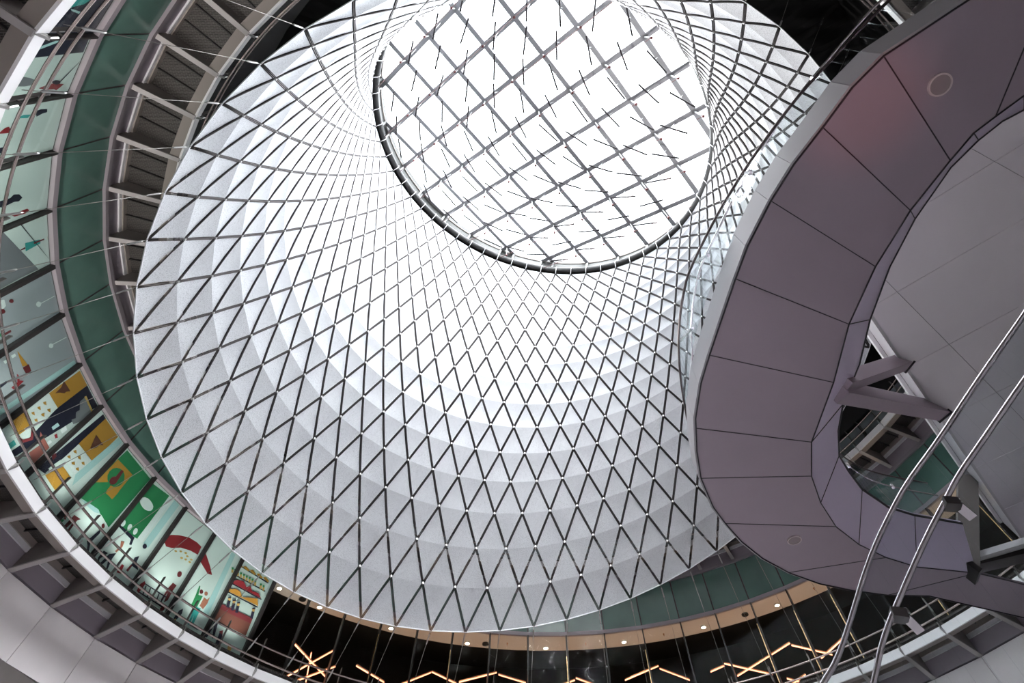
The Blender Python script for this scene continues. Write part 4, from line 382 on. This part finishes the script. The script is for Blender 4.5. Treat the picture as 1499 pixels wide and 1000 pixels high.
obj('wall_top', MB().arcbox(RW+.02, RW+.3, 18.4, 24.5, -76, 248.2, 50), 'black', kind='structure')
for r0, z0 in ((RW+.1, 9.68), (RW+.1, 16.36)):
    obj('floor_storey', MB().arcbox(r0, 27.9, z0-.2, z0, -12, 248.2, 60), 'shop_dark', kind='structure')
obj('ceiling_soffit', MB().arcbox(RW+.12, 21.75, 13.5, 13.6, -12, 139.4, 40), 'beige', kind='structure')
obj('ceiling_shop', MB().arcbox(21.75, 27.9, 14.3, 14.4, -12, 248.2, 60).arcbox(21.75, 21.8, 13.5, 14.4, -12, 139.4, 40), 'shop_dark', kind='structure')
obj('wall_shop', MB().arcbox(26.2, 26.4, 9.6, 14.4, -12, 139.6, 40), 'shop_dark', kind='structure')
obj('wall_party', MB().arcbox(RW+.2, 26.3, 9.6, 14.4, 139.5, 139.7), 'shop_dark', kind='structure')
# shell: outer wall, floor, roof round the skylight
obj('wall_outer', MB().arcbox(28, 28.3, -1.6, 25, 0, 360, 72), 'dark_soffit', kind='structure')
obj('wall_base', MB().arcbox(RW, RW+.2, -1.6, 7.44, 0, 360, 72), 'fin', kind='structure')
mb = MB()
for i in range(72):
    mb.add([cyl(0,0,-1.6), cyl(28.2, i*5, -1.6), cyl(28.2, i*5+5, -1.6)], [(0,1,2)])
obj('floor', mb, 'floor', kind='structure')
mb = MB(); th = [math.atan2(AY+28.2*math.sin(math.radians(i*2.5))-TC[1], AX+28.2*math.cos(math.radians(i*2.5))-TC[0]) for i in range(144)]
lo = [cyl(28.25, i*2.5, 23.6) for i in range(144)]
def inner(i, r, o):
    d = lo[i]-TC; u = V(d@TA, d@TB); u = u/np.linalg.norm(u)*r; return tp(u[0], u[1], o)
mid = [inner(i, RR+.14, .30) for i in range(144)]; hi = [inner(i, RR+.14, .6) for i in range(144)]; lo2 = [p_+V(0,0,.5) for p_ in lo]
k = 144; vs = lo+mid+hi+lo2; fs = []
for i in range(k):
    j = (i+1) % k; fs += [(i,j,k+j,k+i), (k+i,k+j,2*k+j,2*k+i), (2*k+i,2*k+j,3*k+j,3*k+i), (3*k+i,3*k+j,j,i)]
obj('ceiling_roof', mb.add(vs, fs), 'black', kind='structure')

# ------------------------------------------------------------------ murals on the window bays
INFO = [('navy window film with a teal kite shape, topmost of the murals', 'navy'), ('pale window film with a red flying figure and a grey oval', 'pale'), ('pale window film with a navy and teal diving figure', 'pale'), ('pale window film with a lying figure in navy and red', 'pale'),
        ('pale window film with a jumping figure in a teal skirt and grey slope', 'pale'), ('grey window film with one white disc lamp and white seated figure', 'steelgrey'), ('grey window film with a running red figure and light teal strip', 'steelgrey'),
        ('mural bay with ochre block, navy field and grey steps', 'pale'), ('mural bay with ochre block, yellow crate and card of marks below grey steps', 'pale'), ('green mural bay with an ochre recipe card and a red spoon', 'pale'),
        ('green mural bay with a white plate and a black table', 'pale'), ('pale mural bay with the large red pepper and scattered seeds', 'pale'), ('pale mural bay with the red pepper tip and two cheering figures', 'pale'), ('mural bay with market shelves of fruit above a brown counter', 'pale')]
for (a0, a1, shapes), (lab, bg) in zip(BAYS, INFO):
    mid_ = (a0+a1)/2; half = (a0-a1)/2; rb = 20.12; rc = rb*math.cos(math.radians(half))
    def mp(da, z, off): return cyl((rc-off)/math.cos(math.radians(da)), mid_+da, z)
    t = thing('window_mural', lab, 'mural', mp(0, 9.74, 0), 'window murals along the balcony')
    h = half-.22
    obj('film', MB().prism([mp(-h,9.75,-.01), mp(h,9.75,-.01), mp(h,13.45,-.01), mp(-h,13.45,-.01)], [mp(-h,9.75,0), mp(h,9.75,0), mp(h,13.45,0), mp(-h,13.45,0)]), 'paint_'+bg, t)
    for k, (nm, col, poly) in enumerate(shapes):
        o1 = .003+.0018*k
        obj(nm, MB().prism([mp(u, z, o1-.0025) for u, z in poly], [mp(u, z, o1) for u, z in poly]), 'paint_'+col, t)

# ------------------------------------------------------------------ lamps of the shop
for k, ((z0, a0), (z1, a1)) in enumerate(LEDS):
    A = cyl(22, a0, z0); B = cyl(22, a1, z1)
    t = thing('light_bar', 'glowing orange light bar in the dark shop, %s from the left' % ORD[k], 'light bar', tuple((A+B)/2), 'zigzag light bars in the shop')
    rad = unit((A+B)/2-V(AX, AY, (A+B)[2]/2))
    obj('tube', MB().tube([A, B], .027, 8), 'led', t)
    obj('housing', MB().bar(A+V(0,0,.05)+rad*.03, B+V(0,0,.05)+rad*.03, .06, .05), 'led_body', t)
for k, (r, a) in enumerate(((21.34,133.1+4), (21.47,130.1), (21.34,118.4), (21.44,105.8), (21.45,93.0), (21.26,80.2), (21.2,67.1), (21.23,54.9), (21.25,41.5), (21.25,28.6))):
    P = cyl(r-.1, a, 13.47)
    t = thing('downlight', 'lit round downlight in the beige shop ceiling, %s from the left' % ORD[k], 'downlight', tuple(P), 'downlights in the beige ceiling')
    obj('lamp', MB().disc(P, (0,0,1), .12, .04, 16), 'lamp', t); obj('trim_ring', MB().ring(P+V(0,0,.005), (0,0,1), .12, .16, .05), 'lamp_trim', t)
    ld = bpy.data.lights.new('downlight_beam', 'SPOT'); ld.energy = 110; ld.color = (1,.94,.88); ld.spot_size = 2.2; ld.shadow_soft_size = .1
    lo_ = bpy.data.objects.new('downlight_beam', ld); C.objects.link(lo_); lo_.parent = t; lo_.location = (0,0,-.06)
for r, a, lab in ((21.22,102.9,'black round ceiling speaker left of the middle of the beige shop ceiling'), (21.0,60.1,'black round ceiling speaker at the right of the beige shop ceiling'), (21.3,133.1,'black round ceiling speaker beside the mural end of the shop ceiling')):
    P = cyl(r, a, 13.47); t = thing('ceiling_speaker', lab, 'speaker', tuple(P), 'ceiling speakers')
    obj('grille', MB().disc(P, (0,0,1), .17, .03, 20), 'speaker', t); obj('rim', MB().ring(P, (0,0,1), .17, .20, .05), 'black_frame', t)
for k, a in enumerate((112.2, 99.4, 86.5, 73.6, 48.5)):
    P = cyl(21.0, a, 13.46); t = thing('sprinkler_head', 'tiny dark sprinkler head in the beige shop ceiling, %s from the left' % ORD[k], 'sprinkler', tuple(P), 'sprinklers in the beige ceiling')
    obj('stem', MB().tube([P+V(0,0,.04), P-V(0,0,.06)], .018, 8), 'led_body', t); obj('plate', MB().disc(P+V(0,0,.03), (0,0,1), .05, .02, 12), 'led_body', t)

# ------------------------------------------------------------------ the mauve gallery ring on the right
HG = 6.8
gal = thing('gallery', 'broad mauve curved gallery soffit sweeping round the right of the atrium', 'gallery', (4.0, 8.0, HG))
c0 = V(13.18, 6.77); r0 = 9.56
def gout(az): a = math.radians(az); return V(c0[0]+r0*math.cos(a), c0[1]+r0*math.sin(a))
out = [V(9.9,-3.7), V(8.6,-1.9), V(7.0,-.55)]+[np.array(x) for x in GAL_OUT]+[V(17.5,17.6), V(20.5,18.6)]
inn = [V(12.6,-2.0), V(10.6,-.6), V(9.2,.45)]+[np.array(x) for x in GAL_INN]+[V(14.6,15.2), V(17.0,15.9), V(20.5,17.2)]
def walk(pl, n):      # n points evenly along a polyline
    pl = np.array(pl); d = np.r_[0, np.cumsum(np.linalg.norm(np.diff(pl, axis=0), axis=1))]; s = np.linspace(0, d[-1], n)
    return np.stack([np.interp(s, d, pl[:,0]), np.interp(s, d, pl[:,1])], 1)
# soffit panels between matching inner and outer points, split at the joints seen in the photograph
JO = [1.5,3,5,7,9,11,13.3,15,18,21,24]; JI = [4,6,7,8,9,10,11,12,14,16,18]
def at(pl, s): i = int(min(max(s, 0), len(pl)-1.001)); f = s-i; return pl[i]*(1-f)+pl[i+1]*f
def seg(pl, s0, s1): return [at(pl, s0)]+[pl[i] for i in range(int(math.floor(s0))+1, int(math.ceil(s1)))]+[at(pl, s1)]
JO = [0]+JO+[len(out)-1.001]; JI = [0]+JI+[len(inn)-1.001]
def lift(pl, z): return [V(q[0], q[1], z) for q in pl]
for i in range(len(JO)-1):
    so = seg(out, JO[i], JO[i+1]); si = seg(inn, JI[i], JI[i+1])
    m_ = 14; a_ = walk(so, m_); b_ = walk(si, m_)
    mb = MB()
    for k in range(m_-1):
        q = [a_[k], a_[k+1], b_[k+1], b_[k]]; mb.hexa(lift(q, HG)+lift(q, HG+.06))
    pn = obj('soffit_panel', mb, 'gallery', gal)
    obj('joint', MB().bar(V(*a_[0], HG-.001), V(*b_[0], HG-.001), .018, .012), 'joint', pn)
mb = MB(); fo = [V(*q, 0) for q in out]
for k in range(len(out)-1): 
    for z0, z1, i_ in ((HG, HG+.46, 0),):
        a, b = out[k], out[k+1]; n2 = unit(V(-(b-a)[1], (b-a)[0]))*.05
        mb.hexa([V(*a,z0), V(*(a+n2),z0), V(*(b+n2),z0), V(*b,z0), V(*a,z1), V(*(a+n2),z1), V(*(b+n2),z1), V(*b,z1)])
obj('fascia', mb, 'gallery_fascia', gal)
obj('shadow_gap', MB().tube([V(q[0], q[1], HG-.012) for q in out], .016, 6), 'joint', gal, smooth=True)
obj('inner_edge', MB().tube([V(q[0], q[1], HG-.005) for q in inn[2:-2]], .014, 6), 'joint', gal, smooth=True)
upp = [np.array(x) for x in GAL_UPP]; n3 = len(upp)
for k in range(n3-1):
    a, b = inn[3+k], inn[4+k]; c, d = upp[k], upp[k+1]
    th_ = V(.03, 0, 0)
    obj('inner_cladding', MB().hexa([V(*a,HG), V(*b,HG), V(*b,HG)+V(0,0,.05), V(*a,HG)+V(0,0,.05), V(*c,HG+.35), V(*d,HG+.35), V(*d,HG+.42), V(*c,HG+.42)]), 'cladding', gal)
    if k % 2 == 0: obj('cladding_joint', MB().bar(V(*a,HG-.006), V(*c,HG+.342), .012, .012), 'joint', gal)
obj('inner_rim', MB().tube([V(q[0], q[1], HG+.36) for q in upp], .03, 6), 'joint', gal, smooth=True)
for P, lab in ((V(6.645,.975,HG-.01), 'round speaker grille with pale rim in the upper gallery soffit'), (V(7.02,12.73,HG-.01), 'round pale speaker grille in the lower left gallery soffit')):
    t = thing('speaker_grille', lab, 'speaker', tuple(P), 'round grilles in the gallery soffit')
    obj('mesh', MB().disc(P, (0,0,1), .165, .02, 28), 'grille', t); obj('rim', MB().ring(P-V(0,0,.004), (0,0,1), .162, .188, .03), 'grille_rim', t)
# its outer glass balustrade
GR = [(10.0,-3.9),(9.2,-3.1)]+[(8.13,-2.14),(6.46,-.31),(5.92,.4),(5.06,1.62),(4.2,3.48),(3.69,5.18),(3.63,5.68),(3.63,6.65),(3.75,7.68),(3.98,8.81),(4.34,10.13)]
gb = thing('balustrade', 'curved glass balustrade with dark top rail along the mauve gallery', 'railing', (4.0, 6.0, HG+.46))
def smoothpath(pl, n):
    pl = np.array(pl, float)
    for _ in range(3):
        q = [pl[0]]
        for a, b in zip(pl[:-1], pl[1:]): q += [a*.75+b*.25, a*.25+b*.75]
        q.append(pl[-1]); pl = np.array(q)
    d = np.r_[0, np.cumsum(np.linalg.norm(np.diff(pl, axis=0), axis=1))]; s = np.linspace(0, d[-1], n)
    return np.stack([np.interp(s, d, pl[:,i]) for i in range(pl.shape[1])], 1)
top_ = smoothpath(GR, 60); foot = np.array([gout(math.degrees(math.atan2(q[1]-c0[1], q[0]-c0[0]))) for q in top_])
foot = foot*.98+top_*.02
obj('top_rail', MB().tube([V(*q, 8.1) for q in top_], .03, 10), 'rail_dark', gb, smooth=True)
hr = [q+unit(V(c0[0]-q[0], c0[1]-q[1]))*(.12+.33*min(1, max(0, (i-18)/20))) for i, q in enumerate(top_)]
obj('hand_rail', MB().tube([V(*q, 8.5) for q in hr], .026, 10), 'rail_steel', gb, smooth=True)
for i in range(0, 56, 8):
    mb = MB()
    for k in range(i, min(i+8, 58)):
        a, b, c, d = top_[k], top_[k+1], foot[k+1], foot[k]; n2 = unit(V(-(b-a)[1], (b-a)[0]))*.015
        mb.hexa([V(*d,7.2), V(*(d+n2),7.2), V(*(c+n2),7.2), V(*c,7.2), V(*a,8.08), V(*(a+n2),8.08), V(*(b+n2),8.08), V(*b,8.08)])
    obj('glass_panel', mb, 'rail_glass', gb)
    q = hr[i]; gq = top_[i]
    obj('rail_bracket', MB().bar(V(*gq,8.02), V(*q,8.44), .05, .05).bar(V(*q,8.42), V(*q,8.50), .08, .08), 'bright_steel', gb)
# inner guard on the far side of the opening
ig = thing('balustrade', 'small curved glass guard inside the gallery opening, behind the two steel tubes', 'railing', (8.5, 11, HG+.4))
pth = smoothpath([upp[i] for i in range(8, n3)], 24)
tp2 = [q*1.0 for q in pth]
obj('top_rail', MB().tube([V(*q, HG+1.45) for q in tp2], .02, 8), 'rail_dark', ig, smooth=True)
obj('hand_rail', MB().tube([V(*q, HG+1.1) for q in tp2], .018, 8), 'rail_steel', ig, smooth=True)
for i in range(0, 23, 6):
    mb = MB()
    for k in range(i, min(i+6, 23)):
        a, b = tp2[k], tp2[k+1]; n2 = unit(V(-(b-a)[1], (b-a)[0]))*.015
        mb.hexa([V(*a,HG+.4), V(*(a+n2),HG+.4), V(*(b+n2),HG+.4), V(*b,HG+.4), V(*a,HG+1.44), V(*(a+n2),HG+1.44), V(*(b+n2),HG+1.44), V(*b,HG+1.44)])
    obj('glass_panel', mb, 'rail_glass', ig); obj('rail_bracket', MB().bar(V(*tp2[i],HG+1.05), V(*tp2[i],HG+1.16), .06, .06), 'bright_steel', ig)

# ------------------------------------------------------------------ landing slab beyond, with its white edge; struts; column
HL = 8.4
E0 = V(7.3, 5.1); E1 = V(18.2, 17.8)
ln = thing('landing', 'large grey landing soffit with panel joints at the right of the picture', 'landing', (11, 7, HL))
ed = unit(E1-E0); en = V(ed[1], -ed[0])
rows_ = [-2.9, -1.93, -.1, 2.36, 4.9, 7.6, 10.2, 12.4]; base_ = V(8.45, 6.68)
def lp(s, o): return base_+ed*s+en*o
def oj(k, s): e = 5.0 if s < 6 else 5-(s-6)*.5; return (0, max(.3, min(.75+.148*(s+.17), e*.5)), min(e-.3, max(2.2, 3.7+.45*(s+1.91))), e)[k]
for i in range(len(rows_)-1):
    for k in range(3):
        s0, s1 = rows_[i]+.006, rows_[i+1]-.006
        q = [lp(s0,oj(k,s0)+.006), lp(s1,oj(k,s1)+.006), lp(s1,oj(k+1,s1)-.006), lp(s0,oj(k+1,s0)-.006)]
        obj('soffit_panel', MB().hexa(lift(q, HL)+lift(q, HL+.08)), 'landing', ln)
q = [lp(-2.9,.02), lp(12.4,.02), lp(12.4,1.8), lp(6,5.), lp(-2.9,5.)]
obj('slab', MB().prism(lift(q, HL+.03), lift(q, HL+.5)), 'joint', ln)
obj('edge_fascia', MB().hexa(lift([lp(-2.9,-.06), lp(12.4,-.06), lp(12.4,.02), lp(-2.9,.02)], HL)+lift([lp(-2.9,-.10), lp(12.4,-.10), lp(12.4,-.02), lp(-2.9,-.02)], HL+.62)), 'landing_edge', ln)
obj('edge_rail', MB().bar(V(*lp(-2.9,-.16),HL+.68), V(*lp(12.4,-.16),HL+.68), .10, .14), 'white_frame', ln)
obj('edge_rail', MB().bar(V(*lp(-2.9,-.14),HL+.98), V(*lp(12.4,-.14),HL+.98), .06, .08), 'white_frame', ln)
for lab, a, b, w_, h_ in (('upper of two mauve struts joining gallery and landing edge', V(7.05,7.55,HG+.25), V(10.0,8.45,HL+.15), .34, .30), ('lower and longer of two mauve struts joining gallery and landing edge', V(6.95,7.75,HG+.2), V(11.55,10.2,HL+.1), .38, .34)):
    t = thing('strut_beam', lab, 'beam', tuple(a)); obj('box_beam', MB().bar(a, b, w_, h_), 'gallery', t)
    obj('end_plate', MB().bar(b-unit(b-a)*.03, b, w_+.08, h_+.08), 'joint', t)
t = thing('column', 'dark leaning column below the landing edge, beside the glass guard', 'column', (12.4, 14.3, HG))
obj('shaft', MB().bar(V(12.4,14.35,HG+.1), V(14.3,13.9,HL+.6), .55, .45), 'dark_soffit', t); obj('foot_plate', MB().bar(V(12.3,14.37,HG+.05), V(12.45,14.34,HG+.12), .6, .5), 'black_frame', t)
t = thing('landing_trim', 'glossy pale trim bar at the right edge under the landing', 'trim', (12.2,14.2,HG+.2))
obj('bar', MB().bar(V(12.3,14.3,HG+.2), V(15.0,13.7,HG+.5), .25, .12), 'landing_edge', t); obj('back_panel', MB().bar(V(12.4,14.6,HG+.15), V(15.4,14.1,HG+.4), .5, .1), 'black_frame', t)

# ------------------------------------------------------------------ the near stair rail: two steel tubes with brackets and glass
T1 = [(2.3,1.15,1.55),(2.26,1.25,1.53),(2.1,1.56,1.46),(1.93,1.84,1.37),(1.8,2.01,1.31),(1.72,2.11,1.26),(1.57,2.29,1.15),(1.41,2.46,.99),(1.31,2.54,.9),(1.24,2.59,.86),(1.18,2.63,.82)]
T2 = [(2.18,1.35,1.36),(2.13,1.44,1.34),(1.99,1.68,1.27),(1.87,1.85,1.21),(1.83,1.92,1.18),(1.71,2.07,1.1),(1.54,2.26,.97),(1.44,2.35,.89),(1.36,2.43,.8),(1.32,2.47,.76)]
T1 = [tuple(x*1.7 for x in q) for q in T1]; T2 = [tuple(x*1.7 for x in q) for q in T2]
st = thing('stair_rail', 'nearest stair rail of two thick steel tubes with square brackets at the right', 'railing', (2.5, 4.0, 1.)) 
obj('top_rail', MB().tube(smoothpath(T1, 40), .0165, 16), 'handrail', st, smooth=True)
obj('hand_rail', MB().tube(smoothpath(T2, 40), .0165, 16), 'handrail', st, smooth=True)
for P in (V(1.83,1.92,1.18)*1.7, V(1.535,2.265,.965)*1.7):
    br = obj('rail_bracket', MB().bar(P+V(-.05,.045,-.03), P+V(.04,.03,-.05), .10, .05), 'cable', st)
    obj('bracket_pin', MB().disc(P+V(.03,.02,-.03), (1,.4,.2), .022, .08, 12), 'bright_steel', br)
    obj('bracket_plate', MB().bar(P+V(.03,.03,-.05), P+V(.09,.06,-.12), .07, .012), 'handrail', br)
a_ = smoothpath(T1, 24); mb = MB()
for k in range(23):
    p0, p1 = a_[k], a_[k+1]; dn = V(.17,.27,-1.2); th_ = unit(np.cross(p1-p0, dn))*.012
    mb.hexa([p0+dn, p0+dn+th_, p1+dn+th_, p1+dn, p0, p0+th_, p1+th_, p1])
obj('glass_panel', mb, 'rail_glass', st)

# ------------------------------------------------------------------ camera, daylight
cd = bpy.data.cameras.new('camera'); cam = bpy.data.objects.new('camera', cd); C.objects.link(cam)
Rm = np.array(CAM_R); cd.sensor_width = 36; cd.lens = CAM_F/1499*36; cd.clip_start = .05; cd.clip_end = 300
cd.shift_x = (749.5-CAM_PX)/1499; cd.shift_y = (CAM_PY-500)/1499
cam.matrix_world = Matrix(((Rm[0,0], -Rm[0,1], -Rm[0,2], 0), (Rm[1,0], -Rm[1,1], -Rm[1,2], 0), (Rm[2,0], -Rm[2,1], -Rm[2,2], ZO), (0,0,0,1)))
sc = bpy.context.scene; sc.camera = cam
wd = bpy.data.worlds.new('sky'); wd.use_nodes = True; sc.world = wd; bg = wd.node_tree.nodes['Background']
bg.inputs['Color'].default_value = (.95,.98,1,1); bg.inputs['Strength'].default_value = 5.0
sn = bpy.data.lights.new('overcast_sun', 'SUN'); sn.energy = 21; sn.angle = math.radians(140); sn.color = (.97,.98,1)  # added wide sun, strengthens the daylight inside without a brighter sky
so_ = bpy.data.objects.new('overcast_sun', sn); C.objects.link(so_); so_.location = (0,0,60); so_.rotation_euler = V(0,0,0)
so_.rotation_euler = Matrix.Rotation(math.radians(14), 3, 'X').to_euler()
def spot(name, P, Q, en, col, size, blend=1., soft=.3):
    l = bpy.data.lights.new(name, 'SPOT'); l.energy = en; l.color = col; l.spot_size = size; l.spot_blend = blend; l.shadow_soft_size = soft
    o = bpy.data.objects.new(name, l); C.objects.link(o); o.location = (P[0], P[1], P[2]+ZO); o.rotation_euler = Vector(np.array(Q)-np.array(P)).to_track_quat('-Z', 'Y').to_euler(); return o
spot('net_fill_spot', cyl(17.3, 150, 7.6), (9.8, 1.9, 18.6), 30000, (1,.99,.97), math.radians(46))       # added fill without a fixture, brightens the far side of the net
for a in range(20, 140, 10): spot('shop_fill_spot', cyl(21.2, a, 9.9), cyl(21.0, a, 13.5), 120, (1,.70,.50), math.radians(120), 1., .1)  # added spots with no lamp bodies, lift the beige shop soffit
sn = bpy.data.lights.new('low_fill_sun', 'SUN'); sn.energy = 7; sn.angle = math.radians(16); sn.color = (1,1,1)      # added second sun, low over the skylight's near rim, brightens the upper net
so_ = bpy.data.objects.new('low_fill_sun', sn); C.objects.link(so_); so_.location = (0,-20,60); so_.rotation_euler = Vector((-.10,.93,-.30)).to_track_quat('-Z', 'Y').to_euler()
spot('red_fill_spot', (5.0, .6, -1.2), (5.45, 1.25, 6.8), 260, (1,.25,.22), math.radians(20))  # added spot for the red tinge on the gallery soffit, its source unseen
for a0, a1 in [b for b in BAY if b[0] > 139]:            # added fill spots over the nearer balcony deck, no fixtures, brighten the murals
    am = (a0+a1)/2; P = cyl(18.75, am, 9.95); Q = cyl(20.1, am, 13.3); d_ = Vector(Q-P)
    wl = bpy.data.lights.new('mural_fill_spot', 'SPOT'); wl.energy = 220; wl.color = (1,.96,.92); wl.spot_size = 1.5; wl.spot_blend = .8; wl.shadow_soft_size = .15
    wo = bpy.data.objects.new('mural_fill_spot', wl); C.objects.link(wo); wo.location = (P[0], P[1], P[2]+ZO); wo.rotation_euler = d_.to_track_quat('-Z', 'Y').to_euler()
sc.view_settings.view_transform = 'Standard'; sc.view_settings.look = 'None'; sc.view_settings.exposure = .6; sc.view_settings.gamma = 1; sc.view_settings.use_curve_mapping = False
sc.cycles.use_denoising = True; sc.cycles.max_bounces = 10; sc.cycles.diffuse_bounces = 6; sc.cycles.transparent_max_bounces = 24
